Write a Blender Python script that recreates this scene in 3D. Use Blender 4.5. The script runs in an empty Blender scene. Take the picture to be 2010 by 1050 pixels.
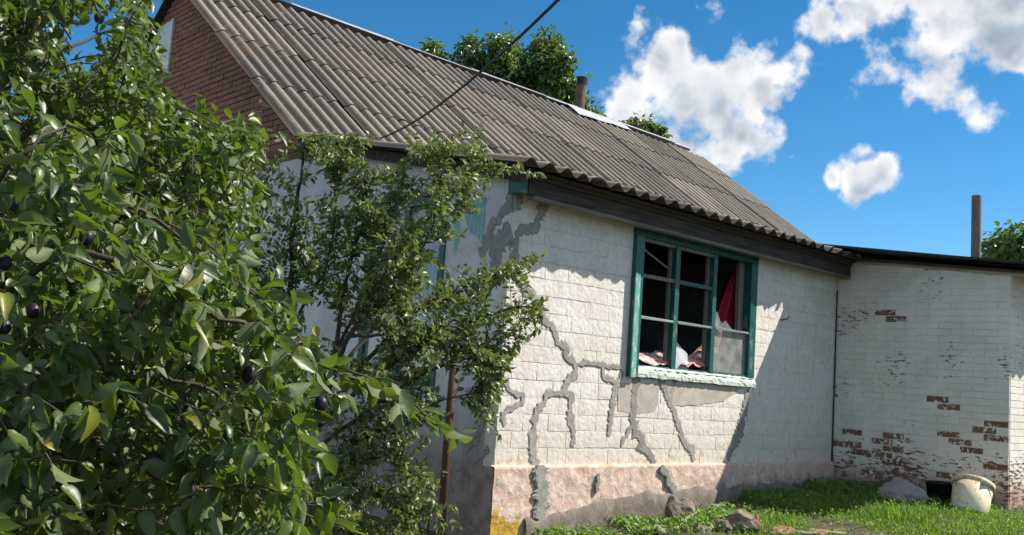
import bpy, bmesh, math, random
import numpy as np
from mathutils import Vector, Matrix, noise

random.seed(7); rng = np.random.default_rng(7)
sc = bpy.context.scene
col = sc.collection

# ---------------------------------------------------------------- camera
PW, PH, FPX = 2010.0, 1050.0, 1882.1
CAM = Vector((-5.386, -5.819, 0.840))
yaw, pitch, roll = 0.7510, 0.1171, 0.0713
FW = Vector((math.cos(pitch)*math.sin(yaw), math.cos(pitch)*math.cos(yaw), math.sin(pitch)))
R0 = Vector((math.cos(yaw), -math.sin(yaw), 0)); U0 = R0.cross(FW)
RT = R0*math.cos(roll) + U0*math.sin(roll); UP = U0*math.cos(roll) - R0*math.sin(roll)
cd = bpy.data.cameras.new('camera'); cam = bpy.data.objects.new('camera', cd); col.objects.link(cam)
cam.matrix_world = Matrix(((RT.x, UP.x, -FW.x, CAM.x), (RT.y, UP.y, -FW.y, CAM.y), (RT.z, UP.z, -FW.z, CAM.z), (0, 0, 0, 1)))
cd.sensor_width = 36; cd.lens = 36*FPX/PW; cd.clip_start = .05; cd.clip_end = 3000
sc.camera = cam

def ray(x, y):
    return (FW*FPX + RT*(x-PW/2) - UP*(y-PH/2)).normalized()
def at(x, y, D):                                  # a point in the place, D metres out along a line of sight
    return CAM + ray(x, y)*D
def onX(x, y, X):
    d = ray(x, y); return CAM + d*((X-CAM.x)/d.x)
def onY(x, y, Y):
    d = ray(x, y); return CAM + d*((Y-CAM.y)/d.y)
def pix(P):
    d = Vector(P)-CAM; z = d.dot(FW)
    return (PW/2+FPX*d.dot(RT)/z, PH/2-FPX*d.dot(UP)/z, z)

# ---------------------------------------------------------------- node helper
class NT:
    def __init__(s, tree):
        s.t = tree; s.t.nodes.clear()
    def n(s, typ, props=None, **ins):
        nd = s.t.nodes.new(typ)
        for k, v in (props or {}).items(): setattr(nd, k, v)
        for k, v in ins.items():
            key = int(k[1:]) if k[0] == 'i' and k[1:].isdigit() else k.replace('_', ' ')
            s.set(nd.inputs[key], v)
        return nd
    def set(s, sock, v):
        if isinstance(v, bpy.types.NodeSocket): s.t.links.new(v, sock)
        elif isinstance(v, bpy.types.Node): s.t.links.new(v.outputs[0], sock)
        else:
            if hasattr(sock.default_value, '__len__') and not isinstance(v, (float, int)):
                v = tuple(v)
                if len(sock.default_value) == 4 and len(v) == 3: v = v+(1,)
            sock.default_value = v
    def math(s, op, a, b=0.0, c=0.0, clamp=False):
        return s.n('ShaderNodeMath', {'operation': op, 'use_clamp': clamp}, i0=a, i1=b, i2=c).outputs[0]
    def vm(s, op, a, b=(0, 0, 0), sc=None):
        nd = s.n('ShaderNodeVectorMath', {'operation': op}, i0=a, i1=b)
        if sc is not None: s.set(nd.inputs['Scale'], sc)
        return nd.outputs['Value'] if op in ('DISTANCE', 'DOT_PRODUCT', 'LENGTH') else nd.outputs[0]
    def mix(s, f, a, b, mode='MIX'):
        nd = s.n('ShaderNodeMix', {'data_type': 'RGBA', 'blend_type': mode})
        s.set(nd.inputs[0], f); s.set(nd.inputs[6], a); s.set(nd.inputs[7], b); return nd.outputs[2]
    def ramp(s, v, lo, hi, a=0.0, b=1.0, smooth=True):
        nd = s.n('ShaderNodeMapRange', {'interpolation_type': 'SMOOTHSTEP' if smooth else 'LINEAR'})
        for i, x in enumerate((v, lo, hi, a, b)): s.set(nd.inputs[i], x)
        return nd.outputs[0]
    def noise(s, vec, scale, detail=4, rough=.55, dist=0.0, color=False):
        nd = s.n('ShaderNodeTexNoise', Scale=scale, Detail=detail, Roughness=rough, Distortion=dist)
        if vec is not None: s.set(nd.inputs['Vector'], vec)
        return nd.outputs['Color' if color else 'Fac']
    def xyz(s, vec):
        nd = s.n('ShaderNodeSeparateXYZ', i0=vec); return nd.outputs
    def map(s, vec, sc=(1, 1, 1), loc=(0, 0, 0)):
        nd = s.n('ShaderNodeMapping'); s.set(nd.inputs[0], vec); s.set(nd.inputs['Scale'], sc); s.set(nd.inputs['Location'], loc)
        return nd.outputs[0]

# ---------------------------------------------------------------- world: sky with fair-weather cumulus
SUN = Vector((1.47, -1.0, 1.80)).normalized()          # towards the sun
w = bpy.data.worlds.new('World'); sc.world = w; w.use_nodes = True
nt = NT(w.node_tree)
tc = nt.n('ShaderNodeTexCoord').outputs['Generated']
dirn = nt.vm('NORMALIZE', tc)
sky = nt.n('ShaderNodeTexSky', {'sky_type': 'NISHITA', 'sun_disc': False, 'sun_elevation': math.asin(SUN.z),
          'sun_rotation': math.atan2(SUN.x, SUN.y), 'altitude': 100, 'air_density': .70, 'dust_density': 0.0, 'ozone_density': 1.6})
wn = nt.vm('SUBTRACT', nt.noise(dirn, 9, 2, .55, color=True), (.5, .5, .5))
dw = nt.vm('ADD', dirn, nt.vm('SCALE', wn, sc=.06))
# cumulus heaps: centre (as a sky direction), angular size
heaps = [((1335, 135), .058), ((1245, 185), .034), ((1385, 200), .080), ((1450, 250), .058), ((1430, 310), .034), ((1350, 80), .026), ((1545, 180), .012),
         ((1700, 335), .026), ((1735, 325), .020), ((1640, 345), .013), ((1692, 290), .012), ((1556, 318), .008),
         ((1860, -20), .098), ((1960, 20), .086), ((1760, -30), .085), ((2000, 110), .024), ((1565, 85), .016), ((1600, 40), .026), ((1495, 15), .010), ((1950, -90), .09), ((2090, 20), .07)]
m = None
for (px, py), r in heaps:
    v = nt.math('MULTIPLY_ADD', nt.vm('DISTANCE', dw, tuple(ray(px, py))), -1/(r*1.25), 1.0)
    m = v if m is None else nt.math('SMOOTH_MAX', m, v, .22)
# unseen heaps over the rest of the sky, coverage raised for neutral fill
gen = nt.math('MULTIPLY_ADD', nt.noise(nt.map(dirn, (1, 1, 1.6)), 3.1, 1, .5), 3.6, -1.42)
gen = nt.math('SUBTRACT', gen, nt.ramp(nt.vm('DOT_PRODUCT', dirn, tuple(FW)), .72, .80, 0, 2))
m = nt.math('MAXIMUM', nt.math('MAXIMUM', m, gen), -.6)
f0 = nt.noise(dirn, 21, 7, .55)
sd = (Vector(SUN)*.5 + UP*.9).normalized()
fa = nt.noise(dirn, 13, 4, .5)
f1 = nt.noise(nt.vm('ADD', dirn, tuple(sd*.022)), 13, 4, .5)
den = nt.math('ADD', m, nt.math('MULTIPLY', nt.math('SUBTRACT', f0, .53), 3.0))
alpha = nt.ramp(den, .08, .62)
relief = nt.ramp(nt.math('SUBTRACT', fa, f1), -.16, .13)
thick = nt.ramp(nt.math('MULTIPLY_ADD', den, .35, nt.math('MULTIPLY', m, .65)), .22, .95)
lit = nt.math('SUBTRACT', nt.math('MULTIPLY_ADD', relief, .80, .58), nt.math('MULTIPLY', thick, .66), 0, True)
ccol = nt.mix(lit, (2.4, 2.9, 3.5), (6.5, 6.45, 6.4))
skyc = nt.n('ShaderNodeHueSaturation', Hue=.490, Saturation=1.34, Value=.98, Color=sky.outputs[0]).outputs[0]
out = nt.mix(nt.math('MULTIPLY', alpha, .97), skyc, ccol)
bg = nt.n('ShaderNodeBackground', Color=out, Strength=.098)
nt.n('ShaderNodeOutputWorld', Surface=bg)

sl = bpy.data.lights.new('sun', 'SUN'); sl.energy = 4.7; sl.angle = math.radians(.5); sl.color = (1, .925, .81)
so = bpy.data.objects.new('sun', sl); col.objects.link(so); so.location = (8, -6, 12)
so.rotation_euler = SUN.to_track_quat('Z', 'Y').to_euler()
sc.view_settings.view_transform = 'Standard'; sc.view_settings.look = 'None'
sc.view_settings.gamma = 1; sc.view_settings.use_curve_mapping = False; sc.view_settings.exposure = .70

# ---------------------------------------------------------------- materials
def mat(name):
    m = bpy.data.materials.new(name); m.use_nodes = True
    q = NT(m.node_tree); q.mat = m; return q
def fin(q, base, rough=.85, bump=None, strength=.4, dist=.01, spec=.3, **kw):
    p = q.n('ShaderNodeBsdfPrincipled'); q.set(p.inputs['Base Color'], base); q.set(p.inputs['Roughness'], rough)
    q.set(p.inputs['Specular IOR Level'], spec)
    for k, v in kw.items(): q.set(p.inputs[k.replace('_', ' ')], v)
    if bump is not None:
        b = q.n('ShaderNodeBump', Strength=strength, Distance=dist, Height=bump); q.set(p.inputs['Normal'], b.outputs[0])
    q.n('ShaderNodeOutputMaterial', Surface=p); return q.mat
def pos(q): return q.n('ShaderNodeNewGeometry').outputs['Position']

def m_whitewash():
    q = mat('whitewash'); P = pos(q); X = q.xyz(P)
    n1 = q.noise(P, 2.3, 5, .6); n2 = q.noise(P, 14, 5, .65); n3 = q.noise(P, 60, 3, .6)
    c = q.mix(q.ramp(n1, .35, .7), (.75, .73, .69), (.65, .62, .56))
    c = q.mix(q.math('MULTIPLY', q.ramp(n2, .50, .74), .55), c, (.52, .49, .44))
    # rain-splashed, browned lower courses with ragged upper limit
    br_ = q.noise(q.map(P, (22, 22, 5)), 1.0, 4, .6); c = q.mix(q.ramp(br_, .5, .72, 0, .35), c, (.55, .50, .44))
    n5 = q.noise(P, 5.5, 4, .6); c = q.mix(q.ramp(n5, .55, .70, 0, .55), c, (.60, .50, .42))
    low = q.math('ADD', X[2], q.math('MULTIPLY', q.math('SUBTRACT', n1, .5), 1.6))
    c = q.mix(q.ramp(low, .85, .15, 0, .55), c, (.60, .53, .44))
    c = q.mix(q.math('MULTIPLY', q.ramp(low, .36, .02), q.ramp(n2, .46, .66)), c, (.47, .35, .22))
    # thin scuffs and flakes
    fl = q.noise(q.map(P, (9, 9, 26)), 1.0, 3, .5)
    c = q.mix(q.math('MULTIPLY', q.ramp(fl, .71, .75), .75), c, (.25, .24, .23))
    n4 = q.noise(P, 33, 4, .7); c = q.mix(q.ramp(n4, .52, .70, 0, .40), c, (.50, .42, .36)); c = q.mix(q.ramp(n4, .47, .30, 0, .3), c, (.82, .80, .76))
    v = q.n('ShaderNodeTexVoronoi', {'feature': 'SMOOTH_F1'}, Vector=P, Scale=26.0).outputs[0]
    h = q.math('ADD', q.math('ADD', q.math('MULTIPLY', n2, .8), q.math('MULTIPLY', n3, .35)), q.math('MULTIPLY', v, .5))
    return fin(q, c, .92, q.math('ADD', h, q.math('MULTIPLY', br_, .7)), .6, .012, .15)
def m_sidewash():
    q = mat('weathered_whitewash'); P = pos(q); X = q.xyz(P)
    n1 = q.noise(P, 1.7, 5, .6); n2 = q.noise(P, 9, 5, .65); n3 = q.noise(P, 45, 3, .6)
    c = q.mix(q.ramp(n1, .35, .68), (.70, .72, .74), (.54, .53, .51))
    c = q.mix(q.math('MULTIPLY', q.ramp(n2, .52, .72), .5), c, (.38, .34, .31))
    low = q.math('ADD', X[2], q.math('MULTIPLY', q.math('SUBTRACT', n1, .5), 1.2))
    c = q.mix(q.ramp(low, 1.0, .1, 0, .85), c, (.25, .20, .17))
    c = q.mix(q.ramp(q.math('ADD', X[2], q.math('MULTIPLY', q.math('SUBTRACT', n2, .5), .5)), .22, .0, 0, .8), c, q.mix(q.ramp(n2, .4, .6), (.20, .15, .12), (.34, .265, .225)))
    h = q.math('ADD', q.math('MULTIPLY', n2, .9), q.math('MULTIPLY', n3, .35))
    return fin(q, c, .92, h, .7, .014, .15)
def m_annexwash(bare=False):
    q = mat('bare_brick' if bare else 'flaking_whitewash'); P = pos(q); X = q.xyz(P)
    n1 = q.noise(P, 3.0, 5, .6); n2 = q.noise(P, 22, 5, .65); n3 = q.noise(P, 75, 3, .6)
    rnd = q.n('ShaderNodeObjectInfo').outputs['Random']
    br = q.mix(rnd, (.17, .092, .056), (.26, .14, .085)); br = q.mix(q.ramp(n2, .45, .72), br, (.075, .05, .038))
    wh = q.mix(q.ramp(n1, .35, .7), (.80, .765, .70), (.68, .645, .58))
    wh = q.mix(q.math('MULTIPLY', q.ramp(n3, .5, .75), .35), wh, (.42, .39, .36))
    if bare:
        f = q.ramp(q.math('ADD', n2, q.math('MULTIPLY', n3, .35)), .71, .77)
    else:
        chip = q.noise(q.map(P, (9, 12, 40)), 1.0, 5, .66)
        th = q.math('ADD', .315, q.ramp(X[2], .50, -.02, 0, .12, smooth=False))
        th = q.math('ADD', th, q.ramp(q.noise(P, 1.6, 2, .5), .42, .66, -.03, .10))
        f = q.ramp(q.math('SUBTRACT', chip, th), -.005, .02)
        pinkf = q.ramp(q.math('ADD', X[2], q.math('MULTIPLY', n1, .35)), .44, .12, 0, .85)
        wh = q.mix(pinkf, wh, (.42, .27, .235))
    c = q.mix(f, br, wh)
    h = q.math('ADD', q.math('MULTIPLY', n2, .6), q.math('MULTIPLY', f, .35)); h = q.math('ADD', h, q.math('MULTIPLY', n3, .25))
    return fin(q, c, .9, h, .6, .008, .15)
def m_simple(name, a, b, scale=8, rough=.85, bs=.4, bd=.006, stretch=(1, 1, 1), spec=.3, obj=False, c3=None, **kw):
    q = mat(name)
    P = q.n('ShaderNodeTexCoord').outputs['Object'] if obj else pos(q)
    P = q.map(P, stretch)
    n1 = q.noise(P, scale, 6, .62); n2 = q.noise(P, scale*5, 4, .6)
    c = q.mix(q.ramp(n1, .34, .68), a, b)
    if c3: c = q.mix(q.ramp(q.noise(P, scale*1.7, 4, .6, .5), .56, .68), c, c3)
    rnd = q.n('ShaderNodeObjectInfo').outputs['Random']
    c = q.mix(1.0, c, q.mix(rnd, (.86, .86, .86), (1.1, 1.1, 1.1)), 'MULTIPLY')
    return fin(q, c, rough, q.math('ADD', n1, q.math('MULTIPLY', n2, .5)), bs, bd, spec, **kw)
def m_slate():
    q = mat('asbestos_slate'); tcn = q.n('ShaderNodeTexCoord').outputs['Object']; P = pos(q)
    rnd = q.n('ShaderNodeObjectInfo').outputs['Random']
    off = q.vm('ADD', tcn, q.vm('SCALE', (13.7, 7.1, 3.3), sc=rnd))
    st = q.noise(q.map(off, (9, 1.1, 3)), 1.6, 6, .65); n2 = q.noise(off, 26, 5, .65); n3 = q.noise(P, .9, 3, .6)
    c = q.mix(q.ramp(st, .34, .66), (.25, .232, .205), (.13, .122, .112))
    c = q.mix(q.math('MULTIPLY', q.ramp(n2, .5, .72), .6), c, (.08, .076, .070))
    c = q.mix(q.math('MULTIPLY', q.ramp(n2, .47, .30), .5), c, (.36, .335, .29))
    # colour runs darker in the valleys, paler on the crests
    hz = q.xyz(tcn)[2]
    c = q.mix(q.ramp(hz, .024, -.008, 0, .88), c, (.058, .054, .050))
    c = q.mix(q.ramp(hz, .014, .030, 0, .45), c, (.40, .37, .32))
    c = q.mix(q.ramp(n3, .52, .72, 0, .35), c, (.24, .17, .12))
    c = q.mix(1.0, c, q.mix(rnd, (.66, .67, .69), (1.16, 1.12, 1.05)), 'MULTIPLY')
    ru = q.noise(q.map(off, (14, .5, 2)), 1.3, 4, .6); c = q.mix(q.ramp(ru, .54, .70, 0, .6), c, (.055, .052, .048))
    li = q.noise(P, 7, 4, .65); c = q.mix(q.ramp(li, .62, .70, 0, .55), c, (.27, .255, .19))
    return fin(q, c, .93, q.math('ADD', n2, q.math('MULTIPLY', st, .6)), .55, .008, .15)
def m_wood(name, a, b, rough=.8, stretch=(1.2, 14, 14)):
    q = mat(name); P = q.map(pos(q), stretch)
    n1 = q.noise(P, 2.0, 6, .65, .3); n2 = q.noise(P, 9, 4, .6)
    c = q.mix(q.ramp(n1, .35, .68), a, b)
    return fin(q, c, rough, q.math('ADD', n1, q.math('MULTIPLY', n2, .5)), .6, .006, .25)
def m_paint(name, a, worn, amt=.62):
    q = mat(name); P = pos(q)
    n1 = q.noise(q.map(P, (6, 6, 3)), 2.2, 6, .66); n2 = q.noise(P, 40, 4, .6)
    f = q.ramp(q.math('ADD', q.math('MULTIPLY', n1, .8), q.math('MULTIPLY', n2, .2)), amt-.02, amt+.03)
    c = q.mix(q.noise(P, 5, 3), tuple(x*.8 for x in a), tuple(min(1, x*1.25) for x in a))
    c = q.mix(f, c, worn)
    return fin(q, c, q.math('ADD', .42, q.math('MULTIPLY', f, .4)), q.math('SUBTRACT', n2, f), .4, .003, .4)
def m_leaf(name, a, b, trans, back, yellow=(.32, .27, .03), ymin=.94, rough=.36, tw=.42):
    q = mat(name)
    r = q.n('ShaderNodeAttribute', {'attribute_name': 'rnd'}).outputs['Fac']
    P = pos(q); n = q.noise(P, 45, 2, .5)
    c = q.mix(r, a, b); c = q.mix(q.ramp(r, ymin, ymin+.03), c, yellow)
    c = q.mix(q.ramp(n, .40, .70, 0, .35), c, tuple(x*1.6 for x in b))
    bf = q.n('ShaderNodeNewGeometry').outputs['Backfacing']
    c2 = q.mix(q.math('MULTIPLY', bf, .8), c, back)
    p = q.n('ShaderNodeBsdfPrincipled'); q.set(p.inputs['Base Color'], c2)
    bp_ = q.n('ShaderNodeBump', Strength=.30, Distance=.004, Height=q.noise(P, 60, 2, .5)); q.set(p.inputs['Normal'], bp_.outputs[0])
    q.set(p.inputs['Roughness'], q.math('ADD', rough, q.math('MULTIPLY', bf, .25))); q.set(p.inputs['Specular IOR Level'], .58)
    t = q.n('ShaderNodeBsdfTranslucent', Color=q.mix(r, trans, tuple(x*1.35 for x in trans)))
    mx = q.n('ShaderNodeMixShader', Fac=tw); q.set(mx.inputs[1], p.outputs[0]); q.set(mx.inputs[2], t.outputs[0])
    q.n('ShaderNodeOutputMaterial', Surface=mx); return q.mat

M = {}
M['wash'] = m_whitewash(); M['side'] = m_sidewash(); M['abrick'] = m_annexwash(); M['bare'] = m_annexwash(True)
M['slate'] = m_slate()
M['cement'] = m_simple('grey_cement', (.35, .335, .305), (.25, .24, .22), 16, .95, .8, .01)
M['cementlight'] = m_simple('pale_plaster', (.50, .455, .385), (.40, .365, .31), 9, .95, .6, .008)
def m_pink():
    q = mat('pink_stucco'); P = pos(q); X = q.xyz(P)
    n1 = q.noise(P, 6, 6, .62); n2 = q.noise(P, 34, 4, .6); n3 = q.noise(P, 14, 5, .65)
    c = q.mix(q.ramp(n1, .34, .68), (.64, .44, .37), (.52, .40, .33)); c = q.mix(q.ramp(n3, .47, .62, 0, .8), c, (.68, .59, .52)); c = q.mix(q.ramp(n2, .54, .72, 0, .3), c, (.40, .30, .25))
    # yellow lichen crust at the foot of the corner, thin orange growth along the ledge
    e = q.math('ADD', q.math('ADD', X[2], q.math('MULTIPLY', X[0], .35)), q.math('MULTIPLY', q.math('SUBTRACT', n3, .5), .5))
    ly = q.math('MULTIPLY', q.ramp(e, -.20, -.26), q.ramp(X[0], .34, .26))
    c = q.mix(ly, c, q.mix(q.ramp(n2, .4, .62), (.55, .33, .03), (.36, .24, .07)))
    le = q.math('MULTIPLY', q.ramp(X[2], .10, .135), q.ramp(n1, .50, .66)); c = q.mix(q.math('MULTIPLY', le, .6), c, (.46, .29, .12))
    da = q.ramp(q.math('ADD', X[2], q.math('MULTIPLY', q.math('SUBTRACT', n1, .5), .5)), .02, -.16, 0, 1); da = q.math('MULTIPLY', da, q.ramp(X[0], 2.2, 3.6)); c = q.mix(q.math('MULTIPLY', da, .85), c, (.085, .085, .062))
    return fin(q, c, .95, q.math('ADD', n3, q.math('MULTIPLY', n2, .4)), .75, .016, .15)
M['pink'] = m_pink() if True else m_simple('pink_stucco', (.64, .44, .37), (.52, .40, .33), 7, .95, 1.0, .03, c3=(.66, .58, .50))
M['coat'] = m_simple('damp_cement_render', (.235, .20, .165), (.155, .135, .11), 6, .95, .9, .015, c3=(.31, .27, .22))
M['lichen'] = m_simple('yellow_lichen', (.52, .30, .03), (.40, .25, .06), 22, .95, .9, .01)
M['redbrick'] = m_simple('red_brick', (.28, .130, .090), (.35, .18, .125), 14, .9, .6, .006, c3=(.20, .11, .08))
M['mortar'] = m_simple('old_mortar', (.34, .27, .22), (.26, .205, .17), 12, .95, .6, .006)
M['band'] = m_simple('brown_band', (.16, .085, .062), (.22, .13, .095), 7, .9, .6, .008)
M['fascia'] = m_wood('grey_weathered_wood', (.085, .076, .068), (.034, .031, .029))
M['fasciatrim'] = m_wood('pale_weathered_wood', (.21, .20, .175), (.12, .115, .105))
M['post'] = m_wood('post_wood', (.22, .19, .155), (.12, .105, .09), stretch=(14, 14, 1.2))
M['teal'] = m_paint('teal_paint', (.010, .100, .086), (.15, .18, .155), .57)
M['tealpale'] = m_paint('worn_teal_paint', (.13, .40, .34), (.45, .52, .45), .52)
M['greywood'] = m_wood('bare_window_wood', (.24, .22, .195), (.15, .14, .125), stretch=(14, 14, 1.5))
M['muntin'] = m_paint('pale_muntin_paint', (.20, .28, .25), (.20, .19, .17), .58)
M['inside'] = m_simple('unlit_room_dark', (.022, .021, .021), (.016, .016, .016), 3, .95, .2)  # near-black base colour stands in for the darkness of the unlit room
M['deck'] = m_wood('roof_boards', (.07, .06, .05), (.04, .035, .03))
M['zinc'] = m_simple('galvanised_sheet', (.46, .48, .50), (.36, .38, .41), 5, .45, .2, .003, Metallic=.25)
M['felt'] = m_simple('roofing_felt', (.045, .046, .05), (.03, .03, .033), 18, .85, .6, .004)
M['rust'] = m_simple('rusty_pipe', (.060, .032, .024), (.10, .045, .028), 18, .8, .5, .003)
M['asb'] = m_simple('asbestos_pipe', (.17, .125, .09), (.085, .065, .052), 6, .9, .5, .006)
M['soot'] = m_simple('sooty_pipe_top', (.03, .027, .025), (.05, .042, .036), 9, .9, .4)
M['bark'] = m_wood('bark', (.085, .070, .058), (.040, .033, .028), stretch=(6, 6, 3))
M['twig'] = m_wood('twig_bark', (.105, .082, .062), (.05, .04, .033), stretch=(6, 6, 6))
M['rubber'] = m_simple('black_rubber', (.012, .012, .013), (.02, .02, .02), 12, .6, .2, .002)
M['cable'] = m_simple('black_cable', (.018, .018, .022), (.03, .03, .034), 30, .5, .2, .002)
M['bucket'] = m_simple('stained_plastic', (.74, .66, .50), (.62, .50, .34), 11, .55, .3, .003, c3=(.40, .30, .19))
M['sack'] = m_simple('grey_sack', (.33, .32, .32), (.25, .245, .25), 9, .75, .5, .01)
M['stone'] = m_simple('rubble_stone', (.22, .18, .14), (.12, .095, .075), 7, .95, .9, .015, c3=(.34, .29, .23))
M['slab'] = m_simple('rubble_slab', (.30, .275, .235), (.20, .185, .16), 9, .95, .7, .01)
M['redrub'] = m_simple('broken_red_brick', (.34, .18, .12), (.24, .125, .09), 9, .95, .7, .01)
M['stick'] = m_wood('stick_wood', (.42, .33, .22), (.28, .21, .14), stretch=(5, 5, 5))
M['red'] = m_simple('red_cloth', (.34, .014, .030), (.24, .010, .022), 8, .8, .2)
M['pinkcloth'] = m_simple('pink_white_cloth', (.74, .58, .56), (.55, .12, .12), 5.0, .8, .4, .01, stretch=(1, 3, 4))
M['film'] = m_simple('crumpled_film', (.74, .76, .71), (.50, .64, .57), 6, .45, .9, .02, stretch=(1, 3, 5), c3=(.82, .80, .72))
M['board'] = m_simple('white_board', (.62, .64, .68), (.52, .55, .60), 4, .7, .2)
M['whiteboard'] = m_simple('gable_board_paint', (.72, .76, .78), (.60, .66, .69), 4, .7, .4, .004, stretch=(1, 9, 1))
M['tealstain'] = m_simple('teal_paint_smear', (.16, .42, .42), (.42, .54, .54), 7, .8, .4, .004, stretch=(1, 3, .8))
M['leafnear'] = m_leaf('plum_leaf', (.010, .024, .005), (.074, .124, .017), (.22, .35, .024), (.135, .168, .075), rough=.42, tw=.23, ymin=.972)
M['leafmid'] = m_leaf('shrub_leaf', (.022, .040, .010), (.140, .190, .050), (.23, .32, .040), (.22, .255, .13), rough=.40, tw=.26)
M['leafback'] = m_leaf('walnut_leaf', (.040, .085, .016), (.115, .170, .040), (.17, .29, .035), (.11, .16, .07), tw=.30, ymin=.985)
M['grass'] = m_leaf('grass_blade', (.050, .125, .012), (.115, .20, .022), (.22, .42, .03), (.09, .17, .03), yellow=(.30, .25, .11), ymin=.88, rough=.5, tw=.40)
M['ground'] = m_simple('earth', (.085, .070, .045), (.05, .055, .028), 2.5, .95, .9, .03, c3=(.13, .105, .07))
M['plum'] = m_simple('plum_skin', (.010, .010, .028), (.035, .020, .045), 9, .42, .1, .002, c3=(.085, .085, .13))
def m_glass():
    q = mat('dusty_glass')
    g = q.n('ShaderNodeBsdfGlossy', Color=(.9, .95, 1), Roughness=.03); t = q.n('ShaderNodeBsdfTransparent', Color=(.80, .84, .84))
    d = q.n('ShaderNodeBsdfDiffuse', Color=(.55, .55, .53))
    a = q.n('ShaderNodeMixShader', Fac=.13); q.set(a.inputs[1], t.outputs[0]); q.set(a.inputs[2], g.outputs[0])
    b = q.n('ShaderNodeMixShader', Fac=q.ramp(q.noise(pos(q), 6, 4), .3, .7, .16, .42)); q.set(b.inputs[1], a.outputs[0]); q.set(b.inputs[2], d.outputs[0])
    q.n('ShaderNodeOutputMaterial', Surface=b); return q.mat
M['glass'] = m_glass()

# ---------------------------------------------------------------- object helpers
WPOS = {}
def tag(o, label=None, cat=None, group=None, kind=None):
    for k, v in (('label', label), ('category', cat), ('group', group), ('kind', kind)):
        if v: o[k] = v
    return o
def link(o, parent=None, mw=None):
    col.objects.link(o)
    if parent is not None:
        o.parent = parent; o.matrix_parent_inverse = Matrix.Translation(-WPOS[parent.name])
    if mw is not None: o.matrix_basis = mw
    WPOS[o.name] = (mw.to_translation() if mw is not None else Vector((0, 0, 0)))
    return o
def empty(name, loc):
    o = bpy.data.objects.new(name, None); o.empty_display_size = .2
    return link(o, None, Matrix.Translation(Vector(loc)))
class MB:
    def __init__(s): s.v = []; s.f = []
    def add(s, vs, fs):
        n = len(s.v); s.v += [tuple(v) for v in vs]; s.f += [tuple(n+i for i in f) for f in fs]
    def box(s, lo, hi, j=0.0):
        x0, y0, z0 = lo; x1, y1, z1 = hi
        vs = [(x, y, z) for x in (x0, x1) for y in (y0, y1) for z in (z0, z1)]
        if j: vs = [tuple(c+random.uniform(-j, j) for c in v) for v in vs]
        s.add(vs, [(0, 1, 3, 2), (4, 6, 7, 5), (0, 4, 5, 1), (2, 3, 7, 6), (0, 2, 6, 4), (1, 5, 7, 3)])
    def prism(s, poly, e):                      # polygon (3D points) pushed along vector e
        n = len(poly); e = Vector(e); a = [Vector(p) for p in poly]
        s.add(a+[p+e for p in a], [tuple(range(n)), tuple(range(2*n-1, n-1, -1))]+[(i, (i+1) % n+0, (i+1) % n+n, i+n) for i in range(n)])
    def tube(s, pts, rad, n=6, cap=True):
        pts = [Vector(p) for p in pts]; m = len(pts); base = len(s.v); up = Vector((.13, .31, 1))
        for i, p in enumerate(pts):
            t = (pts[min(i+1, m-1)]-pts[max(i-1, 0)]).normalized()
            a = t.cross(up)
            if a.length < .05: a = t.cross(Vector((1, 0, 0)))
            a.normalize(); b = t.cross(a); r = rad[i] if hasattr(rad, '__len__') else rad
            for k in range(n):
                an = 2*math.pi*k/n; s.v.append(tuple(p+(a*math.cos(an)+b*math.sin(an))*r))
        for i in range(m-1):
            for k in range(n):
                s.f.append((base+i*n+k, base+i*n+(k+1) % n, base+(i+1)*n+(k+1) % n, base+(i+1)*n+k))
        if cap:
            s.f.append(tuple(base+k for k in range(n-1, -1, -1))); s.f.append(tuple(base+(m-1)*n+k for k in range(n)))
    def mesh(s, name, m, smooth=False):
        me = bpy.data.meshes.new(name); me.from_pydata(s.v, [], s.f); me.materials.append(m)
        bm = bmesh.new(); bm.from_mesh(me); bmesh.ops.recalc_face_normals(bm, faces=bm.faces); bm.to_mesh(me); bm.free()
        if smooth: me.shade_smooth()
        return me
    def build(s, name, m, parent=None, smooth=False, bevel=0):
        o = link(bpy.data.objects.new(name, s.mesh(name, m, smooth)), parent)
        if bevel:
            b = o.modifiers.new('bevel', 'BEVEL'); b.width = bevel; b.segments = 2
        return o
def boxpart(name, lo, hi, m, parent, j=0.0, bevel=0):
    b = MB(); b.box(lo, hi, j); return b.build(name, m, parent, bevel=bevel)
def inst(name, me, parent, mw):
    return link(bpy.data.objects.new(name, me), parent, mw)
def nz(x, y, z, s=1.0): return noise.noise(Vector((x*s, y*s, z*s)))
def fbm(x, y, z, s=1.0): return noise.fractal(Vector((x*s, y*s, z*s)), 1.0, 2.0, 4)
def lump(name, loc, size, m, parent=None, sub=3, amp=.25, freq=1.6, rot=(0, 0, 0), cuts=4, seed=0, flatb=None, smooth=False):
    rs = random.Random(seed); bm = bmesh.new(); bmesh.ops.create_icosphere(bm, subdivisions=sub, radius=1)
    pl = [(Vector((rs.uniform(-1, 1), rs.uniform(-1, 1), rs.uniform(-.4, 1))).normalized(), rs.uniform(.45, .8)) for _ in range(cuts)]
    for v in bm.verts:
        p = v.co.copy()
        for n_, d in pl:
            k = p.dot(n_)-d
            if k > 0: p -= n_*k*.92
        p *= 1+amp*fbm(p.x+seed*3.1, p.y, p.z, freq)
        if flatb is not None and p.z < flatb: p.z = flatb
        v.co = Vector((p.x*size[0], p.y*size[1], p.z*size[2]))
    me = bpy.data.meshes.new(name); bm.to_mesh(me); bm.free(); me.materials.append(m)
    if smooth: me.shade_smooth()
    from mathutils import Euler
    return link(bpy.data.objects.new(name, me), parent, Matrix.Translation(Vector(loc)) @ Euler(rot).to_matrix().to_4x4())

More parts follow.
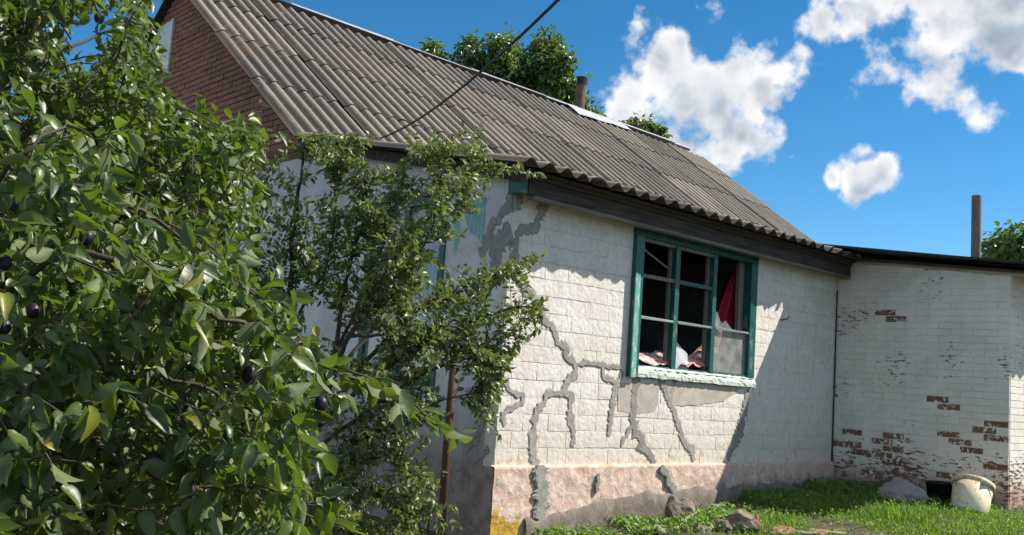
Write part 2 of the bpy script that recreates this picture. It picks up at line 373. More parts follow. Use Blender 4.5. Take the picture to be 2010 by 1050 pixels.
# ---------------------------------------------------------------- ground
def G(x, y):
    g = -.48+.072*min(max(x, -.5), 5.6)-.04*min(6, max(0, -y-1))
    return g
def Gn(x, y):
    return G(x, y)+.035*nz(x, y, 3.3, 1.3)+.012*nz(x, y, 9.1, 5)
def ground_at(px, py):                              # where a line of sight meets the ground
    D = 2.0
    while D < 60:
        P = at(px, py, D)
        if P.z < Gn(P.x, P.y): return P
        D += .02
    return P
xs = sorted(set([-900, -400, -150, -60, -30, -18]+[round(-12+i*.3, 3) for i in range(94)]+[18, 22, 30, 60, 150, 400, 900]))
ys = sorted(set([-900, -400, -150, -60, -30, -18]+[round(-12+i*.3, 3) for i in range(94)]+[18, 22, 30, 60, 150, 400, 900]))
b = MB(); b.v = [(x, y, Gn(x, y)) for y in ys for x in xs]; nx = len(xs)
b.f = [(j*nx+i, j*nx+i+1, (j+1)*nx+i+1, (j+1)*nx+i) for j in range(len(ys)-1) for i in range(nx-1)]
tag(b.build('ground', M['ground'], None, True), kind='structure')

# ---------------------------------------------------------------- house
BY, BZ, RY, RZ = 3.225, 3.312, 7.278, 6.337         # break line and ridge of the roof
EO, EZ = .43, 2.563                                 # eave of the low front slope
XL, XR, XA = -.34, 12.10, 5.503                     # roof ends, annex face
AN = math.atan2(RZ-BZ, RY-BY); SL = math.hypot(RZ-BZ, RY-BY)
AL = math.atan2(BZ-EZ, BY+EO); SLL = math.hypot(BZ-EZ, BY+EO)
def zlow(y): return EZ+(y+EO)*math.tan(AL)
def zmain(y): return BZ+(y-BY)*math.tan(AN) if y <= RY else RZ-(y-RY)*math.tan(AN)
BACK = 2*RY-BY
house = tag(empty('village_house', (2.5, 3, -.3)), 'whitewashed village house with grey corrugated slate roof and cracked walls', 'house')
WX0, WX1, WZ0, WZ1 = 1.595, 3.735, .985, 2.40       # front window opening

fw = MB(); T = .13
fw.box((0, 0, -.7), (WX0, T, 2.60)); fw.box((WX1, 0, -.7), (XA-.002, T, 2.60)); fw.box((WX0, 0, -.7), (WX1, T, WZ0)); fw.box((WX0, 0, WZ1), (WX1, T, 2.60))
front = fw.build('front_wall', M['wash'], house)

# side wall: one flat face under the low slope and the gable, with the old window opening
SY0, SY1, SZ0, SZ1 = .84, 2.05, .74, 2.47
sw = MB(); T = .30
def sidepiece(y0, y1, z0, top):
    sw.prism([(0, y0, z0), (0, y1, z0), (0, y1, top(y1)), (0, y0, top(y0))], (T, 0, 0))
tl = lambda y: zlow(y)-.075
sidepiece(.13, SY0, -.7, tl); sidepiece(SY1, BY, -.7, tl)
sidepiece(SY0, SY1, -.7, lambda y: SZ0); sidepiece(SY0, SY1, SZ1, tl)
sidepiece(BY, BACK, -.7, lambda y: 3.225)
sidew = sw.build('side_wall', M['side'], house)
# other walls and partitions, so the rooms stay dark
ow = MB()
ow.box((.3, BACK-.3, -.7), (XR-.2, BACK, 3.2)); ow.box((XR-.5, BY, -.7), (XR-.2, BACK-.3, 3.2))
ow.prism([(XR-.5, BY, 3.2), (XR-.5, BACK, 3.2), (XR-.5, RY, RZ-.12)], (.3, 0, 0))
ow.box((XA+.3, BY-.1, -.7), (XR-.5, BY+.2, 3.15)); ow.box((XA, .0, -.7), (XA+.3, BY+.2, 2.75))
ow.build('rear_wall', M['side'], house)
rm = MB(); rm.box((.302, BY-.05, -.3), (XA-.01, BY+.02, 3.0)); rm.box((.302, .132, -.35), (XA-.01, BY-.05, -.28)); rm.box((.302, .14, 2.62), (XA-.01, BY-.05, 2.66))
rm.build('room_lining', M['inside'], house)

# ---- blocks of the front wall (each one a piece), whitewashed over
def block_mesh(k):
    rs = random.Random(100+k); b = MB(); NX, NZ = 6, 4
    fr = []
    for j in range(NZ):
        for i in range(NX):
            u = i/(NX-1); v = j/(NZ-1); edge = i in (0, NX-1) or j in (0, NZ-1)
            cu = u-.5+(0 if edge and i in (0, NX-1) else rs.uniform(-.03, .03)); cv = v-.5+(0 if edge and j in (0, NZ-1) else rs.uniform(-.05, .05))
            if edge:
                cu += rs.uniform(-.012, .004)*(1 if u > .5 else -1); cv += rs.uniform(-.03, .006)*(1 if v > .5 else -1)
            fr.append((cu, (.0022 if edge else rs.uniform(-.0016, .0016)), cv))
    ring = [i for i in range(NX)]+[j*NX+NX-1 for j in range(1, NZ)]+[(NZ-1)*NX+i for i in range(NX-2, -1, -1)]+[j*NX for j in range(NZ-2, 0, -1)]
    b.v = fr+[fr[i] for i in ring]+[(fr[i][0], .03, fr[i][2]) for i in ring]
    b.f = [(j*NX+i, j*NX+i+1, (j+1)*NX+i+1, (j+1)*NX+i) for j in range(NZ-1) for i in range(NX-1)]
    n = len(ring); o = NX*NZ; b.f += [(o+i, o+n+i, o+n+(i+1) % n, o+(i+1) % n) for i in range(n)]
    me = bpy.data.meshes.new('block'); me.from_pydata(b.v, [], [f[::-1] if k_ < (NX-1)*(NZ-1) and False else f for k_, f in enumerate(b.f)]); me.materials.append(M['wash'])
    me.shade_smooth(); return me
BM = [block_mesh(k) for k in range(9)]
CH = .1445; z = .142; ci = 0
while z < 2.44:
    x = 0.0 if ci % 2 == 0 else -.14
    while x < XA-.02:
        L = random.uniform(.22, .36); x0, x1 = max(x, 0.0), min(x+L, XA-.012); zz0, zz1 = z, min(z+CH, 2.56)
        x += L
        segs = [(x0, x1)]
        if zz1 > WZ0-.05 and zz0 < WZ1:
            segs = []
            if x0 < WX0: segs.append((x0, min(x1, WX0-.004)))
            if x1 > WX1: segs.append((max(x0, WX1+.004), x1))
        for a0, a1 in segs:
            if a1-a0 < .035: continue
            up = max(0, min(1, (z-.75)/.75)); g = .0055*(1-up)+.0014*up
            prd = .0062+random.uniform(-.0012, .0012)*(1-.6*up)
            wz = .010*nz((a0+a1)/2, z, 2, .8)+random.uniform(-.003, .003); g *= random.choice((.1, .3, .8, 1.3)); prd += random.uniform(-.0015, .0015)*(1-up)
            mw = Matrix.Translation(((a0+a1)/2, -prd, (zz0+zz1)/2+(wz if .2 < z < 2.2 else 0))) @ Matrix.Rotation(random.uniform(-.012, .012), 4, 'Y') @ Matrix.Diagonal((a1-a0-g, 1-.9*up, zz1-zz0-g, 1))
            inst('block', random.choice(BM), front, mw)
    z += CH; ci += 1

# ---- plinth: rough pink stucco, a proud cement coat below, a ledge on top
b = MB(); NXP, NZP = 330, 52
for j in range(NZP+1):
    for i in range(NXP+1):
        X = -.035+(XA+.02)*i/NXP; Z = -.75+(.138+.75)*j/NZP
        y = -.050-.008*fbm(X, 1, Z, 7)-.006*abs(fbm(X, 4, Z, 22))-.002*nz(X, 8, Z, 50)
        b.v.append((X, y, Z+.012*nz(X, 2, Z, 11)*(1 if 0 < j < NZP else .5)))
b.f = [(j*(NXP+1)+i, j*(NXP+1)+i+1, (j+1)*(NXP+1)+i+1, (j+1)*(NXP+1)+i) for j in range(NZP) for i in range(NXP)]
n0 = len(b.v); top = [NZP*(NXP+1)+i for i in range(NXP+1)]
b.v += [(b.v[k][0], .002, b.v[k][2]+.012) for k in top]
b.f += [(top[i], top[i+1], n0+i+1, n0+i) for i in range(NXP)]
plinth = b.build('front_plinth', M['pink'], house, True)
b = MB(); NC = 150
def coat_top(X): return -.29+.19*max(0, min(1, (X-.5)/1.1))+.05*fbm(X, 7, 0, 2.2)+.02*nz(X, 3, 1, 9)-.25*max(0, .35-X)
for i in range(NC+1):
    X = .33+(XA-.33)*i/NC; t_ = coat_top(X)
    for k, (dy, Z) in enumerate(((-.058, t_), (-.085, t_-.02), (-.095, t_-.10), (-.100, t_-.22), (-.105, -.8))):
        b.v.append((X, dy+.012*fbm(X, k, Z, 8), Z))
b.f = [(i*5+k, (i+1)*5+k, (i+1)*5+k+1, i*5+k+1) for i in range(NC) for k in range(4)]
b.build('cement_coat', M['coat'], plinth, True)
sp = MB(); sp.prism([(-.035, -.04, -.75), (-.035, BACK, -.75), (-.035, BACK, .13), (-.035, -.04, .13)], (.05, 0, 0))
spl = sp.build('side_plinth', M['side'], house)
# ---- smeared cement over the cracks
def strip(name, pts, wd, plane, m, parent, h=.006, seed=0, base=-.0075):
    rs = random.Random(seed)
    P = [(onY(x, y, 0) if plane == 'Y' else onX(x, y, 0)) for x, y in pts]
    P = [Vector((p.x if plane == 'Y' else p.y, p.z)) for p in P]
    wd = wd if hasattr(wd, '__len__') else [wd]*len(P)
    S = []
    for i in range(len(P)-1):
        n = max(2, int((P[i+1]-P[i]).length/.018))
        for k in range(n): S.append((P[i].lerp(P[i+1], k/n), wd[i]+(wd[i+1]-wd[i])*k/n))
    S.append((P[-1], wd[-1]*.6)); S[0] = (S[0][0], S[0][1]*.6)
    S = [(p+Vector((.010*nz(p.x, p.y, seed, 14)+.006*nz(p.x, p.y, seed, 40), .010*nz(p.x, p.y, seed+5, 14))), w_) for p, w_ in S]
    b = MB()
    for i, (p, w_) in enumerate(S):
        t = (S[min(i+2, len(S)-1)][0]-S[max(i-2, 0)][0]).normalized(); nn = Vector((-t.y, t.x))
        wl = w_*.57*(1+.75*nz(i*.22, seed, 1)+.35*rs.uniform(-1, 1)); wr = w_*.57*(1+.75*nz(i*.22, seed, 7)+.35*rs.uniform(-1, 1))
        for off, hh in ((wl, 0), (wl*.7, h*(1+.3*nz(i*.4, seed, 3))), (-wr*.7, h*(1+.3*nz(i*.4, seed, 9))), (-wr, 0)):
            q_ = p+nn*off; d = base-hh
            b.v.append((q_.x, d, q_.y) if plane == 'Y' else (d, q_.x, q_.y))
    for i in range(len(S)-1):
        for k in range(3): b.f.append((i*4+k, i*4+k+1, (i+1)*4+k+1, (i+1)*4+k))
    b.f += [(0, 1, 2, 3), tuple(len(S)*4-4+k for k in (3, 2, 1, 0))]
    return b.build(name, m, parent)
CR = [
 ([(1012, 372), (1012, 392), (1010, 412)], .13),
 ([(1064, 378), (1066, 398), (1060, 422), (1050, 446), (1026, 453), (1010, 460)], [.17, .10, .08, .09, .07, .09]),
 ([(1004, 470), (1010, 500), (1012, 530), (1030, 566), (1052, 592), (1061, 612), (1066, 630), (1084, 640), (1093, 671), (1110, 683), (1109, 701), (1127, 714), (1157, 712), (1183, 717), (1217, 722)], [.12, .08, .07, .09, .09, .07, .07, .07, .07, .08, .07, .055, .05, .05, .045]),
 ([(1127, 714), (1129, 733), (1110, 750), (1104, 770), (1071, 774), (1065, 793), (1050, 810), (1046, 840), (1044, 874), (1048, 914)], [.06, .08, .07, .06, .05, .06, .07, .08, .085, .11]),
 ([(1104, 772), (1121, 775), (1116, 806), (1119, 831), (1125, 857), (1121, 876)], [.05, .06, .075, .08, .07, .06]),
 ([(979, 729), (990, 750), (999, 767), (1024, 774), (1024, 793), (1003, 799), (988, 812), (988, 836)], [.05, .06, .05, .045, .055, .045, .06, .05]),
 ([(1183, 720), (1184, 739), (1209, 750), (1202, 780), (1198, 814), (1194, 855)], [.06, .06, .05, .075, .07, .06]),
 ([(1219, 727), (1217, 746), (1208, 756)], .06),
 ([(1252, 737), (1243, 777), (1242, 810), (1242, 833), (1252, 850), (1260, 877), (1275, 890), (1284, 914)], [.11, .10, .09, .10, .13, .10, .09, .09]),
 ([(1242, 836), (1230, 848), (1218, 874)], [.06, .06, .045]),
 ([(1295, 740), (1305, 767), (1313, 790), (1323, 810), (1332, 840), (1340, 867), (1357, 883), (1362, 905)], [.08, .09, .08, .07, .08, .08, .10, .06]),
 ([(1330, 741), (1320, 763), (1313, 785)], [.06, .05, .06]),
 ([(1468, 765), (1463, 790), (1456, 827), (1443, 867), (1431, 887), (1428, 905)], [.05, .10, .12, .14, .09, .05]),
]
for i, (p, wd) in enumerate(CR): strip('crack_filler', p, wd, 'Y', M['cement'], front, seed=i)
CRP = [([(1050, 912), (1052, 960), (1052, 1000), (1046, 1060)], [.14, .17, .15, .12]), ([(1287, 912), (1300, 940), (1313, 962)], [.08, .09, .07]), ([(1163, 928), (1162, 950), (1160, 965)], [.05, .06, .04])]
for i, (p, wd) in enumerate(CRP): strip('crack_filler', p, wd, 'Y', M['cement'], plinth, h=.012, seed=40+i, base=-.066)
CRS = [([(1006, 372), (1002, 400), (986, 418), (966, 442), (955, 475), (945, 505)], [.14, .14, .12, .12, .16, .10]), ([(1005, 452), (985, 470), (975, 490), (972, 520), (962, 560)], [.20, .26, .22, .14, .08]),
       ([(966, 770), (954, 808), (938, 859), (915, 882), (908, 912)], [.10, .11, .10, .08, .06]), ([(960, 880), (930, 900), (912, 930)], [.08, .10, .07]), ([(948, 560), (940, 600), (925, 660)], [.06, .07, .05])]
for i, (p, wd) in enumerate(CRS): strip('crack_filler', p, [.75*w_ for w_ in wd], 'X', M['cement'], sidew, seed=60+i, base=-.002)
def patch(name, pts, plane, m, parent, base, h=.004):
    P = [(onY(x, y, 0) if plane == 'Y' else onX(x, y, 0)) for x, y in pts]; Q = []
    for i in range(len(P)):
        a, c = P[i], P[(i+1) % len(P)]; n = max(1, int((c-a).length/.03))
        for k in range(n): Q.append(a.lerp(c, k/n))
    Q = [p+Vector((.008*nz(p.x, p.y, p.z, 12) if plane == 'Y' else 0, .008*nz(p.x, p.y, p.z, 12) if plane == 'X' else 0, .008*nz(p.z, p.x, p.y, 12))) for p in Q]
    b = MB()
    if plane == 'Y': b.prism([(p.x, base, p.z) for p in Q], (0, -h, 0))
    else: b.prism([(base, p.y, p.z) for p in Q], (-h, 0, 0))
    return b.build(name, m, parent)
patch('plaster_patch', [(1212, 752), (1211, 805), (1240, 812), (1284, 809), (1290, 790), (1293, 752)], 'Y', M['cementlight'], front, -.0070, .0030)
patch('plaster_patch', [(1297, 752), (1310, 796), (1360, 795), (1420, 787), (1447, 768), (1462, 753)], 'Y', M['cementlight'], front, -.0070, .0030)
patch('paint_smear', [(912, 398), (955, 386), (952, 440), (948, 480), (935, 462), (922, 455), (914, 430)], 'X', M['tealstain'], sidew, .001, .004)
patch('paint_smear', [(890, 420), (905, 415), (903, 470), (892, 500)], 'X', M['tealstain'], sidew, .001, .004)

# ---- gable: brick field above a brown band
gab = MB(); gab.prism([(.012, BY-.02, 3.225), (.012, BACK+.02, 3.225), (.012, RY, RZ-.10)], (.28, 0, 0))
gable = gab.build('gable', M['mortar'], house)
boxpart('gable_band', (-.03, BY-.02, 3.215), (.012, BACK, 3.292), M['band'], gable, .004)
boxpart('gable_band', (-.018, BY-.02, 3.14), (-.002, BACK, 3.212), M['band'], gable, .003)
def brick_mesh(k, m):
    rs = random.Random(300+k); bm = bmesh.new(); bmesh.ops.create_cube(bm, size=1)
    for v in bm.verts: v.co += Vector((0, rs.uniform(-.015, .015), rs.uniform(-.05, .05)))
    bmesh.ops.bevel(bm, geom=[e for e in bm.edges if all(v.co.x < 0 for v in e.verts)], offset=.02, segments=1, affect='EDGES')
    me = bpy.data.meshes.new('brick'); bm.to_mesh(me); bm.free(); me.materials.append(m); return me
GB = [brick_mesh(k, M['redbrick']) for k in range(6)]
GWY0, GWY1, GWZ0, GWZ1 = 7.42, 8.25, 4.80, 5.66
br = []; z = 3.296; ci = 0
while z < RZ-.2:
    y = BY-.3+(.13 if ci % 2 else 0); zc = z+.0345
    lim0 = BY+(z+.075+.13-BZ)/math.tan(AN); lim1 = 2*RY-lim0
    while y < BACK:
        y0, y1 = max(y, lim0), min(y+.25, lim1)
        if y1-y0 > .05:
            for s0, s1 in ([(y0, y1)] if not (zc > GWZ0 and zc < GWZ1 and y1 > GWY0 and y0 < GWY1) else [(y0, min(y1, GWY0-.005)), (max(y0, GWY1+.005), y1)]):
                if s1-s0 > .04: br.append((s0, s1, zc))
        y += .26
    z += .076; ci += 1
br.sort(key=lambda t: t[0]); rest = MB()
for i, (y0, y1, zc) in enumerate(br):
    x = .006+random.uniform(-.004, .004)
    if i < 300: inst('brick', random.choice(GB), gable, Matrix.Translation((x, (y0+y1)/2, zc)) @ Matrix.Diagonal((.03, y1-y0, .065, 1)))
    else: rest.box((x-.015, y0, zc-.0325), (x+.015, y1, zc+.0325))
tag(rest.build('brick_rest', M['redbrick'], gable), kind='stuff')
bw = boxpart('gable_window', (-.01, GWY0, GWZ0), (.011, GWY1, GWZ1), M['whiteboard'], gable)
boxpart('frame', (-.03, GWY0, GWZ0), (-.0105, GWY0+.05, GWZ1), M['whiteboard'], bw)

# ---- roof
WV, NWV = .21, 6
EFF, ROW = WV*NWV, 1.33
def sheet_mesh(k, length=1.5, nw=6.5, amp=.031):
    rs = random.Random(500+k); b = MB(); nu = int(nw*10)+1; NVV = 4; th = .007
    chip = [0]*nu
    for _ in range(rs.randint(1, 3)):
        c = rs.randint(0, nu-1); wd = rs.uniform(2, 6); dp = rs.uniform(.015, .07)
        for i in range(nu): chip[i] += dp*max(0, 1-abs(i-c)/wd)
    for side in (0, 1):
        for j in range(NVV):
            for i in range(nu):
                x = i/10*WV-.25*WV; zz = amp*math.sin(2*math.pi*x/WV)
                y = length*j/(NVV-1)+(chip[i]+rs.uniform(-.003, .003) if j == 0 else 0)
                b.v.append((x, y, zz+(-th if side else 0)+.004*nz(x, y, k, 1.2)))
    o = nu*NVV
    for j in range(NVV-1):
        for i in range(nu-1):
            a = j*nu+i; b.f.append((a, a+1, a+nu+1, a+nu)); b.f.append((o+a, o+a+nu, o+a+nu+1, o+a+1))
    for i in range(nu-1):
        b.f.append((i, o+i, o+i+1, i+1)); a = (NVV-1)*nu+i; b.f.append((a, a+1, o+a+1, o+a))
    for j in range(NVV-1):
        a = j*nu; b.f.append((a, a+nu, o+a+nu, o+a)); a = j*nu+nu-1; b.f.append((a, o+a, o+a+nu, a+nu))
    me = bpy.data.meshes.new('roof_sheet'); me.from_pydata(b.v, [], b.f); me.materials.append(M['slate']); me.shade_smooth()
    bm = bmesh.new(); bm.from_mesh(me)
    for e in bm.edges:
        if len(e.link_faces) == 2 and e.calc_face_angle(0) > .9: e.smooth = False
    bm.to_mesh(me); bm.free(); return me
SM = [sheet_mesh(k) for k in range(7)]; SMS = [sheet_mesh(20+k, 1.0) for k in range(3)]
rf = MB(); X1 = XR-.1
rf.prism([(-.12, BY-.05, BZ-.16), (-.12, RY, RZ-.12), (-.12, RY, RZ-.16), (-.12, BY-.05, BZ-.20)], (X1+.12, 0, 0))
rf.prism([(-.12, RY, RZ-.12), (-.12, BACK+.3, BZ-.36), (-.12, BACK+.3, BZ-.40), (-.12, RY, RZ-.16)], (X1+.12, 0, 0))
rf.prism([(-.10, -.22, zlow(-.22)-.065), (-.10, BY, zlow(BY)-.065), (-.10, BY, zlow(BY)-.10), (-.10, -.22, zlow(-.22)-.10)], (XA+.05, 0, 0))
roof = rf.build('roof', M['deck'], house)
def put_sheet(me, x, s, oy, oz, ang, lift, tilt, rz=0.0, ry_=0.0):
    mw = Matrix.Translation((x, oy+s*math.cos(ang)-lift*math.sin(ang), oz+s*math.sin(ang)+lift*math.cos(ang))) @ Matrix.Rotation(ang-tilt, 4, 'X') @ Matrix.Rotation(rz, 4, 'Z') @ Matrix.Rotation(ry_, 4, 'Y')
    return inst('roof_sheet', me, roof, mw)
ncol = int(math.ceil((XR-XL)/EFF))
for c in range(ncol):
    x = XL+.25*WV+c*EFF; cj = random.uniform(-.05, .05)+(.07 if c in (0,) else 0)+(.05 if c == 1 else 0); cl = random.uniform(0, .010)+.011*(c % 2)
    cr = random.uniform(.010, .024)
    for r in range(4):
        s = -.10+r*ROW+(cj if r else 0)+random.uniform(-.02, .02)
        if r == 3: me = SMS[(c+r) % 3]; s = min(s, SL-.98)
        else: me = SM[(c*3+r*5) % 7]
        put_sheet(me, x, s, BY, BZ, AN, .044+cl, .012, random.uniform(-.004, .004), cr)
ncl = int(math.ceil((XA-.2-XL)/EFF))
for c in range(ncl):
    x = XL+.25*WV+c*EFF
    for r in range(3):
        s = r*1.22+random.uniform(-.012, .012)
        put_sheet(SM[(c*2+r*3+1) % 7], x, s if r < 2 else SLL-1.42, -EO, EZ, AL, .012+random.uniform(0, .006), .014, random.uniform(-.004, .004))
# ridge cap of galvanised strip, in lengths
x = XL; k = 0
while x < XR:
    L = min(random.uniform(1.7, 2.2), XR-x+.05); b = MB(); e = .012*(k % 2); t = random.uniform(-.012, .012)
    a = [(x, RY-.10, RZ+.035+e+t), (x, RY-.01, RZ+.095+e), (x, RY+.12, RZ+.01+e)]
    for q_ in a: b.v += [q_, (q_[0]+L+.06, q_[1], q_[2]+random.uniform(-.008, .008))]
    b.f = [(0, 1, 3, 2), (2, 3, 5, 4)]
    o = b.build('ridge_cap', M['zinc'], roof); md = o.modifiers.new('s', 'SOLIDIFY'); md.thickness = .004
    x += L; k += 1
# chimney behind the ridge with its tin apron
ch = MB(); cx, cy = 8.75, RY+.36
ch.box((cx-.17, cy-.17, RZ-.75), (cx+.17, cy+.17, RZ+.16), .012)
chim = ch.build('chimney', M['redbrick'], house)
b = MB(); b.tube([(cx, cy, RZ+.1), (cx+.02, cy, RZ+.5), (cx+.045, cy, RZ+.74)], [.115, .112, .112], 14); b.build('flue_pipe', M['asb'], chim, False)
b = MB(); b.tube([(cx+.045, cy, RZ+.735), (cx+.062, cy, RZ+.90)], [.118, .118], 14); b.build('pipe_mouth', M['soot'], chim)
b = MB()
for i in range(9):
    for j in range(4):
        X = 7.95+1.75*i/8; s = SL-.02-.46*j/3*(1-.35*i/8); b.v.append((X, BY+s*math.cos(AN)-.07*math.sin(AN), BZ+s*math.sin(AN)+.085+.022*nz(X, s, 0, 4)))
b.f = [(i*4+j, (i+1)*4+j, (i+1)*4+j+1, i*4+j+1) for i in range(8) for j in range(3)]
o = b.build('tin_apron', M['zinc'], roof); o.modifiers.new('s', 'SOLIDIFY').thickness = .003
# bargeboards, eave beam, soffit
b = MB(); b.prism([(-.16, BY-.1, BZ-.20), (-.16, RY, RZ-.13), (-.16, RY, RZ-.03), (-.16, BY-.1, BZ-.08)], (.03, 0, 0)); b.build('bargeboard', M['fascia'], house)
b = MB(); b.prism([(-.14, -.25, zlow(-.25)-.15), (-.14, BY, zlow(BY)-.15), (-.14, BY, zlow(BY)-.05), (-.14, -.25, zlow(-.25)-.05)], (.03, 0, 0)); b.build('bargeboard', M['fascia'], house)
boxpart('eave_beam', (.0, -.185, 2.375), (XA-.02, -.135, 2.535), M['fascia'], house, .004)
boxpart('eave_trim', (.06, -.20, 2.345), (XA-.03, -.130, 2.373), M['fasciatrim'], house, .003)
boxpart('soffit', (.0, -.134, 2.42), (XA-.02, -.013, 2.44), M['deck'], house)
boxpart('eave_plate', (-.09, -.27, 2.538), (XA-.05, -.12, 2.562), M['deck'], house)
boxpart('beam_end', (-.08, -.175, 2.38), (-.005, -.02, 2.53), M['teal'], house)
# broken sheet corner lying at the right end of the roof edge
# ---- front window
win = MB(); D0, D1 = -.022, .075
win.box((WX0+.005, D0, 2.30), (WX1-.005, D1, WZ1-.003))
window = win.build('front_window', M['teal'], house)
def wp(name, lo, hi, m, j=.0): return boxpart(name, lo, hi, m, window, j, .004)
wp('jamb', (WX0-.005, -.055, .955), (WX0+.115, D1, 2.298), M['teal'])
wp('bottom_rail', (WX0+.117, .0, 1.0), (WX1-.132, D1, 1.075), M['teal'])
wp('jamb', (WX1-.13, D0, .99), (WX1-.008, D1, 2.298), M['teal'])
wp('jamb_strip', (WX0-.008, -.068, .95), (WX0+.065, -.0555, 1.93), M['tealpale'], .004)
for a, c_ in ((2.215, 2.345), (2.86, 2.985)):
    wp('mullion', (a+.05, -.012, 1.04), (c_-.008, .045, 2.298), M['teal']); wp('mullion_core', (a+.03, .047, 1.04), (c_-.02, .085, 2.298), M['greywood'])
wp('inner_jamb', (3.52, .077, 1.0), (WX1-.02, .125, 2.298), M['greywood'])
wp('muntin', (WX0+.116, -.004, 1.915), (2.264, .032, 1.950), M['greywood'], .002); wp('muntin', (2.338, -.004, 1.915), (2.909, .032, 1.955), M['teal'], .002)
for a, c_ in ((WX0+.116, 2.264), (2.338, 2.909), (2.978, WX1-.131)): wp('muntin', (a, -.018, 1.515), (c_, .012, 1.542), M['muntin'], .004)
b = MB(); b.tube([(WX0+.10, .05, 2.235), (2.225, .06, 2.06)], .011, 6); b.build('loose_batten', M['greywood'], window)
for a, c_ in ((WX0+.116, 2.264), (2.338, 2.909)): wp('sash_rail', (a, .0, 2.262), (c_, .03, 2.297), M['greywood'])
boxpart('glass_pane', (2.99, .022, 1.08), (WX1-.132, .026, 1.512), M['glass'], window)
b = MB(); b.prism([(2.99, .020, 1.545), (3.33, .020, 1.545), (3.21, .020, 1.63), (3.13, .020, 1.58), (3.05, .020, 1.71), (2.99, .020, 1.66)], (0, .004, 0)); b.build('glass_shard', M['glass'], window)
# crumpled film over the sill
b = MB(); NS = 70
for i in range(NS+1):
    X = WX0+.07+(WX1-WX0-.075)*i/NS
    prof = [(.01, 1.072), (-.02, 1.060+.012*nz(X, 1, 0, 7)), (-.034, 1.040), (-.044, 1.015), (-.048, .995+.010*nz(X, 3, 0, 5)), (-.046, .962+.014*nz(X, 5, 0, 6)), (-.036, .966)]
    for k, (y, z_) in enumerate(prof): b.v.append((X, y+.010*nz(X, k*.8, 1, 16)+.006*nz(X, k, 9, 34), z_+.008*nz(X, k*.9, 4, 12)-.006*(X-WX0)))
b.f = [(i*7+k, (i+1)*7+k, (i+1)*7+k+1, i*7+k+1) for i in range(NS) for k in range(6)]
o = b.build('sill_film', M['film'], window); o.modifiers.new('s', 'SOLIDIFY').thickness = .002
boxpart('sill', (WX0+.12, -.035, .950), (WX1-.01, .0, 1.04), M['teal'], window, .003)
# ---- side window behind the shrub
sg = MB(); sg.box((-.02, SY0, SZ0), (.08, SY0+.07, SZ1)); sg.box((-.02, SY1-.07, SZ0), (.08, SY1, SZ1)); sg.box((-.02, SY0+.071, SZ1-.07), (.08, SY1-.071, SZ1)); sg.box((-.04, SY0+.071, SZ0), (.08, SY1-.071, SZ0+.07))
swin = sg.build('side_window', M['teal'], house)
boxpart('mullion', (-.01, 1.41, SZ0+.071), (.05, 1.48, SZ1-.071), M['teal'], swin)
for a, c_ in ((SY0+.071, 1.409), (1.481, SY1-.071)):
    boxpart('muntin', (.0, a, 1.86), (.035, c_, 1.90), M['teal'], swin)
    boxpart('glass_pane', (.016, a, SZ0+.071), (.019, c_, 1.858), M['glass'], swin); boxpart('glass_pane', (.016, a, 1.902), (.019, c_, SZ1-.071), M['glass'], swin)
boxpart('backing', (.20, SY0-.1, .3), (.24, SY1+.1, 2.44), M['inside'], swin)  # sheet behind the panes, in the near-black of the unlit room
boxpart('lintel', (-.045, SY0-.08, SZ1+.005), (-.001, SY1+.08, SZ1+.045), M['fasciatrim'], swin, .003)
b = MB(); hk = onY(1532, 628, 0); b.tube([(hk.x, .0, hk.z), (hk.x, -.09, hk.z+.012), (hk.x+.004, -.11, hk.z+.05)], [.008, .007, .005], 6); b.build('wall_hook', M['rust'], house)
# vertical joint between house and annex
b = MB(); b.tube([(XA-.012, -.012+.0*i, .1+i*.16) if False else (XA-.006+.006*nz(i, 0, 0, .9), -.016, .05+i*.155) for i in range(15)], [.007+.005*abs(nz(i, 4, 0, .7)) for i in range(15)], 5); b.build('settlement_joint', M['soot'], house)

# ---------------------------------------------------------------- annex
YA = 2.004
annex = tag(empty('brick_annex', (XA+1, -1, 0)), 'lower brick annex with flaking whitewash and flat dark roof right of the window', 'outbuilding')
def ztop(y): return 2.60+.115*y
aw = MB()
aw.prism([(XA+.012, .0, -.4), (XA+.012, -YA, -.4), (XA+.012, -YA, ztop(-YA)), (XA+.012, .0, ztop(0))], (.25, 0, 0))
aw.prism([(XA+.265, -YA, -.4), (XA+5.5, -YA, -.4), (XA+5.5, -YA, ztop(-YA)), (XA+.265, -YA, ztop(-YA))], (0, .25, 0))
awall = aw.build('annex_wall', M['abrick'], annex)
AB = [brick_mesh(k+10, M['abrick']) for k in range(6)]; ABB = [brick_mesh(k+20, M['bare']) for k in range(4)]
bare_px = [(1722, 608), (1750, 622), (1847, 791), (1662, 845), (1655, 875), (1673, 892), (1715, 862), (1742, 882), (1718, 895), (1735, 912), (1955, 832), (1962, 866), (1925, 882), (1938, 916), (1968, 918), (1925, 845), (1846, 926), (1722, 935), (1745, 850), (1880, 861)]
bare_p = [onX(x, y, XA) for x, y in bare_px]
z = -.19; ci = 0
while z < 2.6:
    y = 0.0+(.12 if ci % 2 else 0)
    while y > -YA:
        y0, y1 = max(-YA, y-.245), min(y, -.003); y -= .25
        if y1-y0 < .03: continue
        zt = min(z+.066, ztop((y0+y1)/2)-.003)
        if zt-z < .02: continue
        yc, zc = (y0+y1)/2, (z+zt)/2
        isb = any(abs(p.y-yc) < .125 and abs(p.z-zc) < .038 for p in bare_p)
        inst('brick', random.choice(ABB if isb else AB), awall, Matrix.Translation((XA+.0205+(.005 if isb else random.uniform(-.002, .002)), yc, zc)) @ Matrix.Diagonal((.03, y1-y0, zt-z, 1)))
    z += .075; ci += 1
